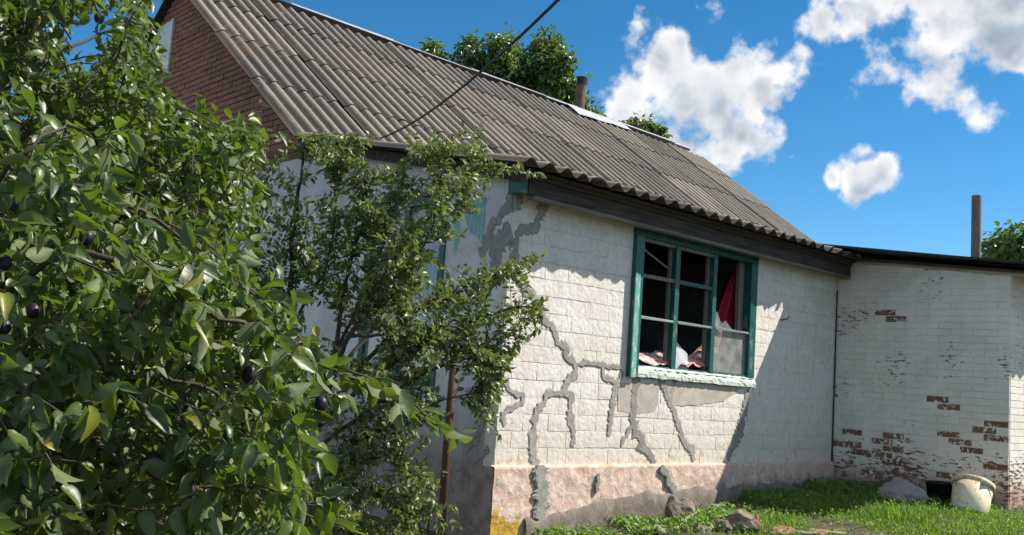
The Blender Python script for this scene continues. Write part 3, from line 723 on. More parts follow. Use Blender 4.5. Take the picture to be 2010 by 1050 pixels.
# return face towards the light: bricks of the strip that shows
z = -.19; ci = 0
while z < 2.36:
    x = XA+.03-(.12 if ci % 2 else 0)
    while x < XA+.8:
        x0, x1 = max(x, XA+.031), x+.245; x += .25
        if x1-x0 > .03:
            inst('brick', random.choice(AB), awall, Matrix.Translation(((x0+x1)/2, -YA+.009+random.uniform(-.001, .001), z+.033)) @ Matrix.Rotation(math.pi/2, 4, 'Z') @ Matrix.Diagonal((.03, x1-x0, .066, 1)))
    z += .075; ci += 1
# flat roof: boards and felt, running out over the house eave at its near corner
ar = MB()
ar.prism([(4.86, -.14, 2.672), (5.18, -1.30, 2.545), (5.38, -YA-.55, 2.40), (XA+5.8, -YA-.55, 2.40), (XA+5.8, .0, 2.69), (5.4, .0, 2.69)], (0, 0, .022))
aroof = ar.build('annex_roof', M['felt'], annex)
b = MB(); b.prism([(5.36, -.30, ztop(-.3)+.005), (5.43, -YA-.40, ztop(-YA-.4)+.005), (XA+5.5, -YA-.40, ztop(-YA-.4)+.005), (XA+5.5, -.30, ztop(-.3)+.005)], (0, 0, .022)); b.build('roof_board', M['deck'], aroof)
b = MB()
for i in range(60):
    y = -.33-i*(YA+.15)/59; b.v += [(XA-.012, y, ztop(y)+.01), (XA-.016+.006*nz(y, 1, 0, 20), y, ztop(y)-.025-.03*abs(nz(y, 0, 0, 7))), (XA+.02, y, ztop(y)-.03), (XA+.02, y, ztop(y)+.01)]
b.f = [(i*4+k, (i+1)*4+k, (i+1)*4+(k+1) % 4, i*4+(k+1) % 4) for i in range(59) for k in range(4)]
b.build('mortar_fillet', M['cementlight'], awall)
for k in range(6):
    me = SMS[k % 3]
    mw = Matrix.Translation((XA+.02+k*EFF, -YA-.64, 2.408)) @ Matrix.Rotation(.11, 4, 'X')
    inst('roof_sheet', me, aroof, mw)

# ---------------------------------------------------------------- curtain and cloths in the window
def cloth(name, f, nu, nv, m, th=.003):
    b = MB(); b.v = [f(i/nu, j/nv) for j in range(nv+1) for i in range(nu+1)]
    b.f = [(j*(nu+1)+i, j*(nu+1)+i+1, (j+1)*(nu+1)+i+1, (j+1)*(nu+1)+i) for j in range(nv) for i in range(nu)]
    o = b.build(name, m, None, True); o.modifiers.new('s', 'SOLIDIFY').thickness = th; return o
o = cloth('curtain', lambda u, v: (3.70-.10*(1-u)-(.46*(v**.75)*(1-u)), .19+.035*math.sin(u*15+v*2)+.02*u, 2.22-1.05*v-.06*(1-u)*v), 30, 24, M['red'])
tag(o, 'red curtain hanging inside the right part of the broken window', 'curtain')
o = cloth('sheer_cloth', lambda u, v: (3.16+.40*u, .165+.02*math.sin(u*11+3*v)+.01*v, 1.54+.10*(1-abs(2*u-.8))+.02*math.sin(9*u)-.5*v), 24, 12, M['pinkcloth'])
tag(o, 'pale pinkish cloth bunched below the red curtain in the window', 'cloth')
o = cloth('fallen_cloth', lambda u, v: (1.71+.62*u, .02+.16*v, 1.275-.03*u-.05*math.sin(u*3.1)-.12*(1-v)+.022*nz(u*5, v*5, 2)+.012*nz(u*14, v*9, 7)), 40, 14, M['pinkcloth'])
tag(o, 'crumpled pink and white cloth along the sill of the left sash', 'cloth')
o = cloth('fallen_cloth', lambda u, v: (2.56+.46*u, .04+.13*v, 1.12+.24*(u**1.2)*v+.03*nz(u*5, v*5, 9)+.015*nz(u*12, v*12, 3)), 26, 14, M['pinkcloth'])
tag(o, 'crumpled pink cloth rising beside the board in the middle sash', 'cloth')
b = MB(); b.prism([(2.36, .10, 1.0), (2.72, .11, 1.0), (2.70, .12, 1.24), (2.62, .12, 1.28), (2.36, .10, 1.42)], (0, .012, 0))
tag(b.build('white_board', M['board'], None), 'pale board leaning inside the middle sash of the window', 'board')

# ---------------------------------------------------------------- service cable, pipes, post
A = onX(747, 271, -.30); B = at(1095, 0, 4.6); C = at(1560, -300, 3.2)
pts = []
for i in range(41):
    t = i/40; p = A.lerp(B, t); p.z -= .16*4*t*(1-t)*.6; pts.append(p)
for i in range(1, 12): pts.append(B.lerp(C, i/11))
b = MB(); b.tube(pts, .0085, 7); tag(b.build('service_cable', M['cable'], None, True), 'black service cable running from the roof edge up into the sky', 'cable')
p0 = onX(897, 640, -.32); b = MB(); b.tube([(p0.x, p0.y, p0.z), (p0.x, p0.y+.01, .3), (p0.x+.005, p0.y, Gn(-.3, .6)-.2)], .034, 10)
post = b.build('rusty_pipe', M['rust'], None, True); tag(post, 'dark rusty pipe standing upright before the shaded side wall', 'pipe')
p1 = onX(845, 950, -.25); b = MB(); b.tube([(p1.x, p1.y, p1.z), (p1.x, p1.y-.01, Gn(-.25, 1)-.2)], .013, 7)
tag(b.build('thin_rod', M['rust'], None, True), 'thin rusty rod left of the thicker rusty pipe', 'rod')
pt = at(1917, 384, 14.6); b = MB(); b.tube([(pt.x, pt.y, pt.z), (pt.x+.01, pt.y, 1.6), (pt.x+.01, pt.y, -.3)], [.062, .066, .07], 8)
tag(b.build('wooden_post', M['post'], None), 'bare wooden post rising behind the flat annex roof', 'post')

# ---------------------------------------------------------------- leaves
def leaf_template(fold=.18, curl=.22, wd=.25, wav=.0):
    st = [(.10, .50), (.26, .88), (.45, 1.0), (.66, .82), (.85, .42)]; v = [(0, 0, 0)]
    for i, (t, w_) in enumerate(st):
        zc = -curl*t*t
        v += [(-wd*w_, t-.02, zc+fold*wd*w_+wav*(-1)**i), (0, t, zc), (wd*w_, t-.02, zc+fold*wd*w_-wav*(-1)**i)]
    v.append((0, 1.0, -curl)); e = len(v)-1; f = [(0, 2, 1), (0, 3, 2), (e, e-3, e-2), (e, e-2, e-1)]
    for a in range(1, e-3, 3): f += [(a, a+1, a+4, a+3), (a+1, a+2, a+5, a+4)]
    return np.array(v, float), f
TV = [leaf_template(.45, .28, .27, .012), leaf_template(.2, .45, .24, .02), leaf_template(.8, .15, .27), leaf_template(.35, -.12, .25, .015), leaf_template(.6, .55, .22, .01), leaf_template(.95, .35, .25, .02)]
class Leaves:
    def __init__(s): s.p = []; s.d = []; s.n = []; s.L = []
    def add(s, p, d, n, L): s.p.append(tuple(p)); s.d.append(tuple(d)); s.n.append(tuple(n)); s.L.append(L)
    def frames(s):
        P, D, N, L = (np.array(q_, float) for q_ in (s.p, s.d, s.n, s.L))
        D /= np.linalg.norm(D, axis=1)[:, None]+1e-9; N = N-D*(N*D).sum(1)[:, None]; N /= np.linalg.norm(N, axis=1)[:, None]+1e-9
        return P, D, N, np.cross(D, N), L
    def mesh(s, name, m, keep=None, wide=1.0):
        P, D, N, X, L = s.frames()
        if keep is not None: P, D, N, X, L = P[keep], D[keep], N[keep], X[keep], L[keep]
        n = len(P); k = rng.integers(0, len(TV), n); V = np.stack([t[0] for t in TV])[k]
        W_ = L[:, None, None]*(V[:, :, 0:1]*wide*X[:, None]+V[:, :, 1:2]*D[:, None]+V[:, :, 2:3]*N[:, None])+P[:, None]
        nvp = V.shape[1]; f = TV[0][1]; me = bpy.data.meshes.new(name)
        lens = np.array([len(q_) for q_ in f]); flat = np.array([i for q_ in f for i in q_])
        idx = (flat[None]+np.arange(n)[:, None]*nvp).ravel(); ln = np.tile(lens, n)
        me.vertices.add(n*nvp); me.vertices.foreach_set('co', W_.astype(np.float32).ravel())
        me.loops.add(len(idx)); me.loops.foreach_set('vertex_index', idx.astype(np.int32))
        me.polygons.add(len(ln)); st = np.concatenate([[0], np.cumsum(ln)[:-1]]); me.polygons.foreach_set('loop_start', st.astype(np.int32))
        me.update(calc_edges=True); me.validate()
        a = me.attributes.new('rnd', 'FLOAT', 'POINT'); a.data.foreach_set('value', np.repeat(rng.random(n), nvp).astype(np.float32))
        me.materials.append(m); me.shade_smooth(); return me
def rv(): return Vector((random.gauss(0, 1), random.gauss(0, 1), random.gauss(0, 1))).normalized()
def twig(LV, TW, A, B, L, step, r0=.004, sag=.1, droop=.45, updown=.6, jitter=.45, n=5):
    A, B = Vector(A), Vector(B); d = B-A; ln = d.length
    pts = [A.lerp(B, t/n)+Vector((0, 0, -sag*ln*(t/n)**2))+(rv()*ln*.03 if 0 < t < n else Vector()) for t in range(n+1)]
    TW.tube(pts, [r0*(1-.75*t/n) for t in range(n+1)], 4, False)
    k = max(2, int(ln/step)); ph = random.random()*6
    for i in range(k+1):
        t = (i+.4)/(k+.4); s_ = min(n-1e-4, t*n); a = int(s_); p = pts[a].lerp(pts[a+1], s_-a); tg = (pts[a+1]-pts[a]).normalized()
        ph += 2.4; side = tg.cross(rv()).normalized()
        for _ in range(1 if random.random() < .7 else 2):
            ld = (tg*.55+side*.85+Vector((0, 0, -droop))+rv()*jitter*.5).normalized(); side = -side
            nn = (Vector((0, 0, updown*.8))+rv()*.85)
            LV.add(p+ld*.006, ld, nn, L*random.uniform(.5, 1.25))
def limb(TB, nodes, r0, r1, n=6):
    P = [Vector(p) for p in nodes]; pts = []
    for i in range(len(P)-1):
        a = P[max(i-1, 0)]; b_, c_ = P[i], P[i+1]; d_ = P[min(i+2, len(P)-1)]
        m = 6 if len(P) > 3 else 9
        for k in range(m):
            t = k/m; pts.append(.5*((2*b_)+(c_-a)*t+(2*a-5*b_+4*c_-d_)*t*t+(3*b_-a-3*c_+d_)*t*t*t))
    pts.append(P[-1]); ln = (P[-1]-P[0]).length
    pts = [p+(rv()*.006*ln if 0 < i < len(pts)-1 else Vector()) for i, p in enumerate(pts)]
    TB.tube(pts, [r0+(r1-r0)*(i/(len(pts)-1))**.8 for i in range(len(pts))], n); return pts
def inpoly(x, y, poly):
    c = False; j = len(poly)-1
    for i in range(len(poly)):
        if (poly[i][1] > y) != (poly[j][1] > y) and x < (poly[j][0]-poly[i][0])*(y-poly[i][1])/(poly[j][1]-poly[i][1])+poly[i][0]: c = not c
        j = i
    return c

# ---- near plum tree on the left
tb = at(-420, 900, 2.75); gz = Gn(tb.x, tb.y)
plum_tree = tag(empty('plum_tree', (tb.x, tb.y, gz)), 'leafy plum tree with dark fruit filling the left foreground', 'tree')
TB = MB(); fork = Vector((tb.x+.05, tb.y+.02, .55))
limb(TB, [(tb.x, tb.y, gz-.1), (tb.x+.02, tb.y, -.1), fork], .085, .060, 9)
TB.build('trunk', M['bark'], plum_tree, True)
LV = Leaves(); TW = MB()
limbs = [[(-200, 300, 2.9), (60, 130, 3.1), (250, 40, 3.4)], [(-160, 420, 2.8), (110, 240, 3.1), (400, 235, 3.5), (530, 255, 3.7)], [(-180, 500, 2.7), (90, 400, 3.0), (330, 340, 3.3), (450, 350, 3.5)],
         [(-220, 250, 2.8), (30, 40, 3.0), (120, -40, 3.2)], [(-120, 520, 2.3), (100, 370, 2.0), (280, 420, 1.95), (480, 560, 2.0), (560, 640, 1.9)],
         [(-100, 650, 2.2), (130, 500, 1.8), (330, 560, 1.75), (540, 680, 1.75), (700, 745, 1.75), (880, 835, 1.78)], [(-100, 780, 2.2), (160, 700, 1.8), (380, 760, 1.75), (560, 850, 1.8)],
         [(-60, 900, 2.2), (150, 860, 1.8), (330, 950, 1.7), (600, 1010, 1.85)], [(-100, 560, 2.0), (20, 330, 1.7), (130, 240, 1.75)], [(-60, 1000, 2.2), (120, 990, 1.8), (300, 1060, 1.7)],
         [(-150, 600, 2.6), (120, 520, 2.8), (350, 470, 3.2), (470, 440, 3.5)]]
for i, L in enumerate(limbs):
    T2 = MB(); nodes = [fork]+[at(*p) for p in L]
    limb(T2, nodes, .020 if i < 4 else .0085, .002, 6); T2.build('limb', M['twig'], plum_tree, True)
polyN = [(-60, 230), (120, 215), (240, 300), (200, 350), (330, 390), (470, 490), (590, 640), (650, 700), (690, 740), (640, 790), (600, 860), (590, 940), (610, 1010), (560, 1080), (-60, 1080)]
polyM = [(-60, -60), (292, -60), (300, 40), (318, 120), (325, 175), (420, 222), (500, 232), (530, 248), (500, 290), (478, 330), (505, 390), (490, 440), (420, 480), (300, 440), (-60, 420)]
polyL = [(-60, 400), (420, 470), (500, 500), (520, 640), (600, 760), (560, 900), (560, 1080), (-60, 1080)]
holes = [(178, 55, 42), (150, 95, 22), (145, 236, 20), (35, 148, 16), (68, 200, 18), (235, 20, 20)]
def fill(poly, n, D0, D1, L, ln, step, r0, hl=()):
    xs_ = [p[0] for p in poly]; ys_ = [p[1] for p in poly]; k = 0
    while k < n:
        x, y = random.uniform(min(xs_), max(xs_)), random.uniform(min(ys_), max(ys_))
        if not inpoly(x, y, poly): continue
        k += 1
        D = random.uniform(D0, D1); P = at(x, y, D)
        d = ((P-fork).normalized()*.7+rv()*.75+RT*.25).normalized(); l_ = ln*random.uniform(.6, 1.25)
        A_, B_ = P-d*l_*.6, P+d*l_*.4
        bx, by_, _ = pix(B_)
        if not inpoly(bx, by_, poly) and bx > 0 and random.random() < .85: A_, B_ = P-d*l_*.85, P
        m_ = pix((A_+B_)/2); bb = pix(B_)
        if any((q_[0]-m_[0])**2+(q_[1]-m_[1])**2 < (q_[2]*1.3)**2 or (q_[0]-bb[0])**2+(q_[1]-bb[1])**2 < (q_[2]*1.3)**2 for q_ in hl): continue
        twig(LV, TW, A_, B_, L, step, r0, droop=.75, jitter=.9)
fill(polyN, 500, 1.55, 2.6, .043, .20, .017, .0024)
fill(polyL, 820, 2.3, 3.6, .044, .24, .019, .0028)
fill(polyM, 900, 2.7, 4.2, .043, .26, .021, .003, holes)
fill([(-620, -420), (250, -420), (250, -70), (-70, -70), (-70, 950), (-620, 950)], 420, 2.0, 3.6, .055, .28, .026, .0035)
for A_, B_, k in [((560, 690, 1.74), (700, 745, 1.72), 1), ((640, 715, 1.73), (790, 748, 1.70), 1), ((690, 740, 1.76), (905, 838, 1.74), 1), ((560, 840, 1.8), (640, 880, 1.8), 1), ((520, 1000, 1.8), (640, 985, 1.8), 1), ((470, 560, 1.95), (600, 655, 1.9), 1),
                  ((300, 250, 3.3), (545, 243, 3.5), 1), ((480, 300, 3.4), (525, 395, 3.5), 1), ((600, 1010, 1.85), (690, 1035, 1.85), 1), ((130, 245, 1.7), (265, 300, 1.7), 1), ((230, -30, 3.3), (315, 60, 3.4), 1)]:
    twig(LV, TW, at(*A_), at(*B_), .052, .021, .003, sag=.05)
TW.build('twigs', M['twig'], plum_tree); bpy.data.objects['twigs']['kind'] = 'stuff'
P_, D_, N_, X_, L_ = LV.frames(); show = []
for i in range(len(P_)):
    x, y, z = pix(P_[i]+D_[i]*L_[i]*.5)
    if 0 < x < PW and 0 < y < PH: show.append((z/L_[i], i))
show.sort(); near = [i for _, i in show[:300]]; mask = np.ones(len(P_), bool); mask[near] = False
tag(link(bpy.data.objects.new('foliage', LV.mesh('foliage', M['leafnear'], mask)), plum_tree), kind='stuff')
LM = []
for k in range(10):
    one = Leaves(); one.add((0, 0, 0), (0, 1, 0), (0, 0, 1), 1.0); LM.append(one.mesh('leaf', M['leafnear']))
for i in near:
    mw = Matrix(((X_[i][0], D_[i][0], N_[i][0], P_[i][0]), (X_[i][1], D_[i][1], N_[i][1], P_[i][1]), (X_[i][2], D_[i][2], N_[i][2], P_[i][2]), (0, 0, 0, 1))) @ Matrix.Scale(L_[i], 4)
    inst('leaf', LM[i % 10], plum_tree, mw)
bm = bmesh.new(); bmesh.ops.create_uvsphere(bm, u_segments=12, v_segments=8, radius=1)
for v in bm.verts: v.co.z *= 1.22
pm = bpy.data.meshes.new('plum'); bm.to_mesh(pm); bm.free(); pm.materials.append(M['plum']); pm.shade_smooth()
for x, y, D, r in [(345, 793, 1.6, .0155), (630, 792, 1.72, .0145), (102, 855, 1.6, .015), (178, 962, 1.62, .015), (10, 515, 1.7, .013), (8, 640, 1.7, .013), (65, 610, 1.7, .013), (33, 405, 1.7, .011), (170, 465, 1.75, .015), (238, 480, 1.8, .015), (375, 965, 1.65, .014), (490, 735, 1.75, .017), (195, 35, 3.1, .018), (395, 1000, 1.7, .016), (270, 610, 1.7, .013), (300, 905, 1.62, .016)]:
    inst('plum', pm, plum_tree, Matrix.Translation(at(x, y, D+.07)) @ Matrix.Rotation(random.uniform(-.4, .4), 4, 'X') @ Matrix.Scale(r*.85, 4))

# ---- thin fruit tree before the side wall
mb = at(505, 1180, 5.9); mz = Gn(mb.x, mb.y)
shrub = tag(empty('fruit_tree', (mb.x, mb.y, mz)), 'thin small-leaved fruit tree standing before the shaded side wall', 'tree')
LV = Leaves(); TW = MB()
base = Vector((mb.x, mb.y, mz-.05))
stems = [([(545, 1000, 5.9), (560, 700, 6.0), (575, 490, 6.1), (590, 330, 6.2), (604, 268, 6.2)], .030),
 ([(545, 1000, 5.9), (600, 850, 5.9), (650, 700, 6.0), (690, 520, 6.1), (720, 400, 6.2), (705, 262, 6.2)], .028),
 ([(600, 850, 5.9), (700, 640, 5.8), (790, 560, 5.9), (850, 440, 6.0), (870, 285, 6.1)], .020),
 ([(640, 760, 5.95), (760, 600, 6.2), (850, 420, 6.3), (950, 335, 6.4), (1003, 330, 6.4)], .016),
 ([(650, 800, 5.9), (800, 620, 5.9), (930, 560, 6.0), (1035, 512, 6.1)], .018),
 ([(620, 840, 5.9), (760, 720, 5.6), (900, 640, 5.7), (1040, 600, 5.8), (1064, 645, 5.8)], .018),
 ([(600, 900, 5.9), (740, 790, 5.5), (880, 715, 5.6), (1008, 690, 5.7)], .016),
 ([(590, 940, 5.85), (700, 870, 5.6), (830, 800, 5.6), (940, 770, 5.7)], .014),
 ([(560, 990, 5.85), (650, 930, 5.6), (750, 900, 5.5), (840, 955, 5.5)], .012),
 ([(545, 1010, 5.9), (640, 980, 5.6), (740, 960, 5.5), (815, 1012, 5.5)], .012),
 ([(550, 950, 5.9), (525, 700, 5.9), (505, 500, 6.0), (530, 330, 6.1)], .018),
 ([(545, 1010, 5.8), (620, 1020, 5.5), (720, 1045, 5.4)], .010),
 ([(640, 740, 6.0), (720, 560, 5.9), (770, 420, 6.0), (800, 300, 6.1)], .014),
 ([(690, 660, 5.8), (810, 660, 5.6), (930, 690, 5.6), (985, 740, 5.7)], .012),
 ([(570, 640, 6.0), (640, 520, 5.9), (660, 400, 6.0), (640, 290, 6.1)], .012),
 ([(700, 640, 5.8), (780, 500, 5.7), (860, 470, 5.8), (900, 420, 5.9)], .010)]
TR = MB(); limb(TR, [base, at(520, 1090, 5.9), at(545, 1000, 5.9)], .045, .032, 8); TR.build('trunk', M['bark'], shrub, True)
for i, (nd, r) in enumerate(stems):
    T2 = MB(); pts = limb(T2, [at(*p) for p in nd], r, .0035, 6); T2.build('limb', M['bark'], shrub, True)
    n = len(pts)
    for k in range(int(n*.22), n):
        for _ in range(5 if k < n-2 else 6):
            p = pts[k]; tg = (pts[min(k+1, n-1)]-pts[max(k-1, 0)]).normalized()
            d = (tg*.6+rv()*.9+Vector((0, 0, .15))).normalized(); l_ = random.uniform(.10, .34)
            q_ = pix(p+d*l_)
            if q_[0] < 900 and q_[1] < 258 or q_[0] > 1068 or q_[0] > 940 and q_[1] < 315: continue
            if 880 < q_[0] < 1000 and 350 < q_[1] < 520 and random.random() < .8: continue
            if q_[1] > 850 and random.random() < .25: continue
            if q_[1] < 400 and q_[0] < 600 and random.random() < .5: continue
            if nz(q_[0]/90, q_[1]/90, 3.3) < -.34: continue
            if q_[0] > 985 and not (490 < q_[1] < 545 or 585 < q_[1] < 665 or (q_[0] < 1012 and 665 < q_[1] < 715) or q_[1] < 345): continue
            twig(LV, TW, p, p+d*l_, .046, .016, .0024, sag=.08, droop=.45, n=3)
tag(TW.build('twigs', M['bark'], shrub), kind='stuff')
P_, D_, N_, X_, L_ = LV.frames(); show = sorted((pix(P_[i])[2]/L_[i], i) for i in range(len(P_)))
near = [i for _, i in show[:300]]; mask = np.ones(len(P_), bool); mask[near] = False
tag(link(bpy.data.objects.new('foliage', LV.mesh('foliage', M['leafmid'], mask)), shrub), kind='stuff')
LM = []
for k in range(8):
    one = Leaves(); one.add((0, 0, 0), (0, 1, 0), (0, 0, 1), 1.0); LM.append(one.mesh('leaf', M['leafmid']))
for i in near:
    mw = Matrix(((X_[i][0], D_[i][0], N_[i][0], P_[i][0]), (X_[i][1], D_[i][1], N_[i][1], P_[i][1]), (X_[i][2], D_[i][2], N_[i][2], P_[i][2]), (0, 0, 0, 1))) @ Matrix.Scale(L_[i], 4)
    inst('leaf', LM[i % 8], shrub, mw)

# ---- trees behind the house
def far_tree(name, label, lobes, D, n, L, cat='tree', seed=1, group='trees behind the house'):
    random.seed(seed); cx_ = sum(l[0] for l in lobes)/len(lobes); cy_ = sum(l[1] for l in lobes)/len(lobes); c0 = at(cx_, cy_, D)
    root = tag(empty(name, (c0.x, c0.y, -.3)), label, cat, group)
    LV = Leaves(); TB = MB(); hub = Vector((c0.x, c0.y, max(1.0, c0.z-2.2)))
    limb(TB, [(c0.x, c0.y, -.4), (c0.x+.05, c0.y, hub.z*.5), hub], .20, .13, 9)
    tot = sum(l[2]**2 for l in lobes)
    for lx, ly, lr in lobes:
        C = at(lx, ly, D+random.uniform(-.6, .6)); R_ = lr/FPX*D
        limb(TB, [hub, hub.lerp(C, .55)+rv()*.15, C], .06, .012, 5)
        m_ = int(n*lr*lr/tot/9)
        for _ in range(m_):
            d = rv(); p = C+d*R_*(random.random()**.45)*random.uniform(.85, 1.12)*(1+.25*nz(d.x, d.y, d.z, 2.2))
            tw = (d+rv()*.6).normalized()
            for _ in range(9):
                ld = (tw*.6+rv()*.8+Vector((0, 0, -.25))).normalized()
                LV.add(p+rv()*.13, ld, d*.6+Vector((0, 0, .7))+rv()*.7, L*random.uniform(.6, 1.2))
    TB.build('trunk', M['bark'], root, True)
    tag(link(bpy.data.objects.new('crown', LV.mesh('crown', M['leafback'], wide=1.15)), root), kind='stuff')
    return root
far_tree('walnut_tree', 'tall dark green walnut tree behind the roof ridge, left of the chimney', [(848, 100, 20), (866, 118, 20), (922, 84, 16), (930, 130, 46), (985, 100, 38), (990, 140, 42), (1005, 200, 70), (1075, 98, 38), (1080, 135, 40), (1108, 120, 22), (1100, 175, 44), (1090, 230, 62), (950, 200, 56), (1130, 205, 26), (1165, 232, 24), (1030, 140, 50), (905, 150, 24)], 24, 15000, .135, seed=3)
far_tree('young_tree', 'small tree top showing over the ridge right of the chimney', [(1225, 258, 16), (1250, 255, 22), (1275, 262, 22), (1295, 272, 14)], 25, 1500, .14, seed=4)
far_tree('garden_tree', 'green tree top at the right edge beyond the annex', [(1950, 492, 20), (1975, 480, 26), (2000, 490, 30), (2030, 478, 34)], 19, 1600, .12, seed=5)

# ---------------------------------------------------------------- grass, weeds
random.seed(21)
def blades(n, xr, yr, hr, cond, dens_s=1.2):
    V = []; k = 0
    while k < n:
        x, y = random.uniform(*xr), random.uniform(*yr); k += 1
        if not cond(x, y): continue
        m_ = nz(x, y, 5, dens_s)
        if m_+.35 < random.random()*.55: continue
        h = random.uniform(*hr)*(.75+.6*max(0, nz(x, y, 2, 2.4)))
        h *= 2.0 if random.random() < .03 else random.uniform(.55, 1.2)
        an = random.uniform(0, 6.283); d = Vector((math.cos(an), math.sin(an), 0)); s_ = Vector((-d.y, d.x, 0))*random.uniform(.0025, .005)
        b0 = Vector((x, y, Gn(x, y)-.01)); le = h*random.uniform(.2, .8)
        m1 = b0+Vector((0, 0, h*.6))+d*le*.35; t1 = b0+Vector((0, 0, h*random.uniform(.75, 1)))+d*le
        V.append((b0-s_, b0+s_, m1+s_*.8, m1-s_*.8, t1))
    n = len(V); me = bpy.data.meshes.new('grass')
    me.from_pydata([tuple(p) for v in V for p in v], [], [f for i in range(n) for f in ((5*i, 5*i+1, 5*i+2, 5*i+3), (5*i+3, 5*i+2, 5*i+4))])
    a = me.attributes.new('rnd', 'FLOAT', 'POINT'); a.data.foreach_set('value', np.repeat(rng.random(n), 5).astype(np.float32))
    me.materials.append(M['grass']); return me
def grass_ok(x, y):
    if y > -.12 and x < 5.55: return False
    if x > 5.47 and y > -2.05: return False
    px, py, _ = pix((x, y, Gn(x, y)))
    if py > 1120 or px < 1000: return False
    if px < 1440: return random.random() < .30
    if px < 1620 and py > 1010: return random.random() < .65
    return True
gr = link(bpy.data.objects.new('grass', blades(150000, (.2, 7.5), (-4.6, 0), (.04, .105), grass_ok)))
tag(gr, 'green grass growing on the ground before the walls', 'grass', kind='stuff')
LV = Leaves()
for _ in range(2600):
    px = random.gauss(0, 1); x = random.uniform(.4, 5.4); y = -.10-abs(random.gauss(0, .32))-(.25 if random.random() < .4 else 0)*random.random()
    if x > 2.6 and random.random() < .6: continue
    if nz(x, y, 8, 2.2) < -.05: continue
    z = Gn(x, y)
    for _ in range(4): LV.add((x+random.gauss(0, .03), y+random.gauss(0, .03), z+random.uniform(.005, .075)), rv()+Vector((0, 0, .5)), Vector((0, -.3, 1))+rv()*.5, random.uniform(.018, .045))
for _ in range(1500):
    x = random.uniform(1.5, 6.0); y = random.uniform(-3.2, -.3)
    if not grass_ok(x, y): continue
    for _ in range(3): LV.add((x+random.gauss(0, .03), y+random.gauss(0, .03), Gn(x, y)+random.uniform(.02, .07)), rv()+Vector((0, 0, .4)), Vector((0, -.2, 1))+rv()*.4, random.uniform(.015, .030))
wd = link(bpy.data.objects.new('weeds', LV.mesh('weeds', M['grass'], wide=1.5)))
tag(wd, 'low broad-leaved weeds along the foot of the walls', 'weeds', kind='stuff')

# ---------------------------------------------------------------- things on the ground
def on_ground(px, py, dz=0.0):
    p = ground_at(px, py); return Vector((p.x, p.y, Gn(p.x, p.y)+dz))
rub = [('broken_stone', (1340, 1022), (.13, .12, .135), 'stone', .03, 1, 'brown jagged lump of masonry with lit edge by the wall foot'),
       ('masonry_slab', (1398, 1006), (.17, .11, .035), 'slab', .03, 2, 'flat grey masonry slab right of the brown lump'),
       ('broken_stone', (1462, 1040), (.15, .12, .10), 'stone', .02, 3, 'rounded brown stone in front of the flat grey slab'),
       ('broken_block', (1478, 1046), (.07, .07, .10), 'redrub', .0, 4, 'upright reddish block fragment beside the rounded brown stone'),
       ('broken_stone', (1425, 1042), (.08, .07, .06), 'stone', .0, 5, 'small dark stone left of the rounded brown stone'),
       ('broken_block', (1522, 1050), (.13, .10, .045), 'redrub', .0, 6, 'reddish brick fragment at the bottom edge below the grass'),
       ('masonry_slab', (1565, 1052), (.16, .10, .03), 'slab', .0, 7, 'pale flat fragment lying at the bottom edge before the grass'),
       ('broken_stone', (1296, 1048), (.09, .07, .045), 'slab', .0, 8, 'pale chunk among weeds at the bottom edge left of the lump'),
       ('broken_stone', (1380, 1044), (.06, .06, .04), 'slab', .0, 9, 'little pale stone below the brown lump of masonry'),
       ('broken_block', (1610, 1052), (.10, .08, .04), 'redrub', .0, 11, 'rightmost reddish brick fragment at the bottom edge')]
for nm, (px, py), sz, m_, dz, sd_, lab in rub:
    p = on_ground(px, py, dz+sz[2]*.35)
    sz = tuple(1.3*v_ for v_ in sz)
    tag(lump(nm, p, sz, M[m_], None, 3, .30, 2.0, (random.uniform(-.2, .2), random.uniform(-.2, .2), random.uniform(0, 3)), 7, sd_), lab, 'rubble', 'rubble before the wall')
a = on_ground(1325, 1046, .03); c_ = on_ground(1372, 1018, .07); b = MB(); b.tube([a, a.lerp(c_, .5)+Vector((0, 0, .02)), c_], [.012, .011, .008], 6)
tag(b.build('stick', M['stick'], None), 'pale dry stick lying across the rubble by the wall', 'stick')
a = on_ground(1590, 1049, .03); c_ = on_ground(1660, 1056, .03); b = MB(); b.box((0, 0, 0), (1, 1, 1)); 
b = MB(); b.tube([a, c_], [.022, .022], 4); tag(b.build('board_scrap', M['stick'], None), 'pale wooden scrap at the bottom edge before the grass', 'board')
# grey sack, black tub, bucket
p = on_ground(1772, 992, 0)
tag(lump('grey_sack', p+Vector((.25, .12, .10)), (.15, .26, .15), M['sack'], None, 4, .16, 2.2, (0, 0, .1), 6, 31, -.6), 'crumpled grey sack in the grass at the foot of the annex', 'sack')
p = on_ground(1846, 990, 0); b = MB(); p += Vector((.22, .08, 0))
prof = [(.0, .02), (.13, .02), (.165, .20), (.175, .205), (.172, .215), (.155, .205), (.12, .04), (0, .04)]
n = 20
for r, z_ in prof: b.v += [(p.x+r*math.cos(2*math.pi*k/n), p.y+r*math.sin(2*math.pi*k/n), p.z+z_) for k in range(n)]
b.f = [(j*n+k, j*n+(k+1) % n, (j+1)*n+(k+1) % n, (j+1)*n+k) for j in range(len(prof)-1) for k in range(n)]
tag(b.build('rubber_tub', M['rubber'], None, True), 'black tub between the grey sack and the pale bucket', 'tub')
p = on_ground(1912, 1010, 0)
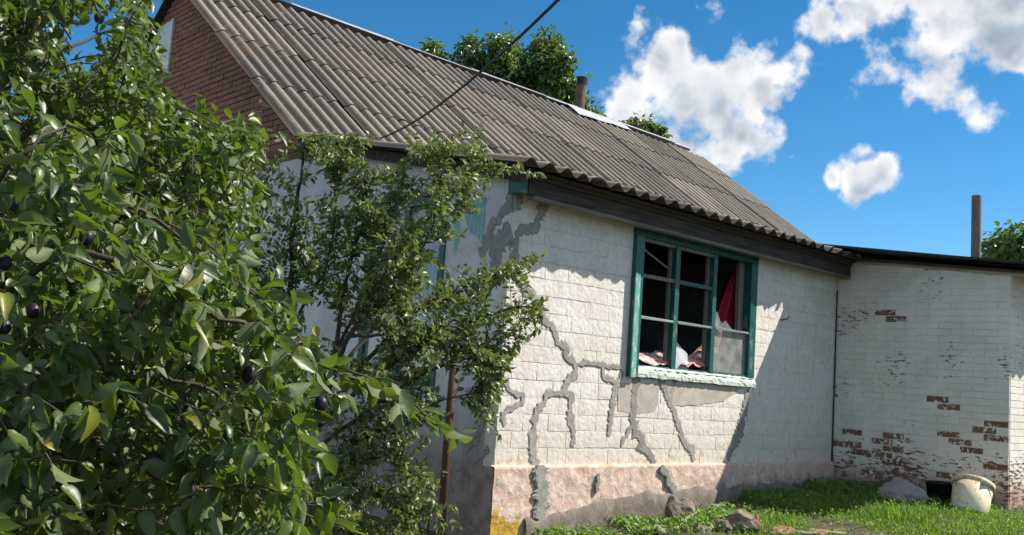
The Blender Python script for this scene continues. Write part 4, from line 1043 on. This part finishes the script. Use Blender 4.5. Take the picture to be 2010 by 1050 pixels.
bk = tag(empty('plastic_bucket', (p.x, p.y, p.z)), 'stained pale plastic bucket tilted in the grass by the annex corner', 'bucket')
Mt = Matrix.Translation(p+Vector((.10, .06, .0))) @ Matrix.Rotation(.20, 4, RT) @ Matrix.Rotation(-.02, 4, Vector((0, 0, 1)))
Mt = Matrix.Translation(p+Vector((.12, .10, -.02))) @ Matrix.Rotation(math.radians(-22), 4, RT) @ Matrix.Rotation(math.radians(17), 4, Vector((FW.x, FW.y, 0)).normalized())
n = 32; b = MB(); prof = [(.0, .0), (.170, .0), (.176, .012), (.196, .345), (.189, .345), (.168, .02), (.0, .012)]
for r, z_ in prof: b.v += [tuple(Mt @ Vector(((r+.003*nz(k, z_*9, 0, .7))*math.cos(2*math.pi*k/n), (r)*math.sin(2*math.pi*k/n), z_))) for k in range(n)]
b.f = [(j*n+k, j*n+(k+1) % n, (j+1)*n+(k+1) % n, (j+1)*n+k) for j in range(len(prof)-1) for k in range(n)]
b.build('bucket_body', M['bucket'], bk, True)
b = MB(); prof = [(.197, .30), (.208, .302), (.210, .350), (.203, .356), (.190, .350)]
for r, z_ in prof: b.v += [tuple(Mt @ Vector((r*math.cos(2*math.pi*k/n), r*math.sin(2*math.pi*k/n), z_+.004*nz(k, 3, 0, .6)))) for k in range(n)]
b.f = [(j*n+k, j*n+(k+1) % n, (j+1)*n+(k+1) % n, (j+1)*n+k) for j in range(len(prof)-1) for k in range(n)]
b.build('rim', M['bucket'], bk, True)
b = MB(); b.tube([Mt @ Vector((.21*math.cos(t), .21*math.sin(t)+.0, .31-.10*math.sin((t+1.9)/1.9*math.pi/1.0) if False else .31-.09*math.sin(math.pi*(t+1.75)/1.9))) for t in [-1.75+1.9*i/14 for i in range(15)]], .004, 5); b.build('handle', M['rust'], bk)
q0 = on_ground(1952, 985, .12); q1 = onY(1990, 969, -YA-.06); b = MB(); b.tube([onX(1948, 963, q0.x), q1], .006, 5)
tag(b.build('metal_rod', M['zinc'], None), 'thin grey rod between the bucket and the annex corner', 'rod')
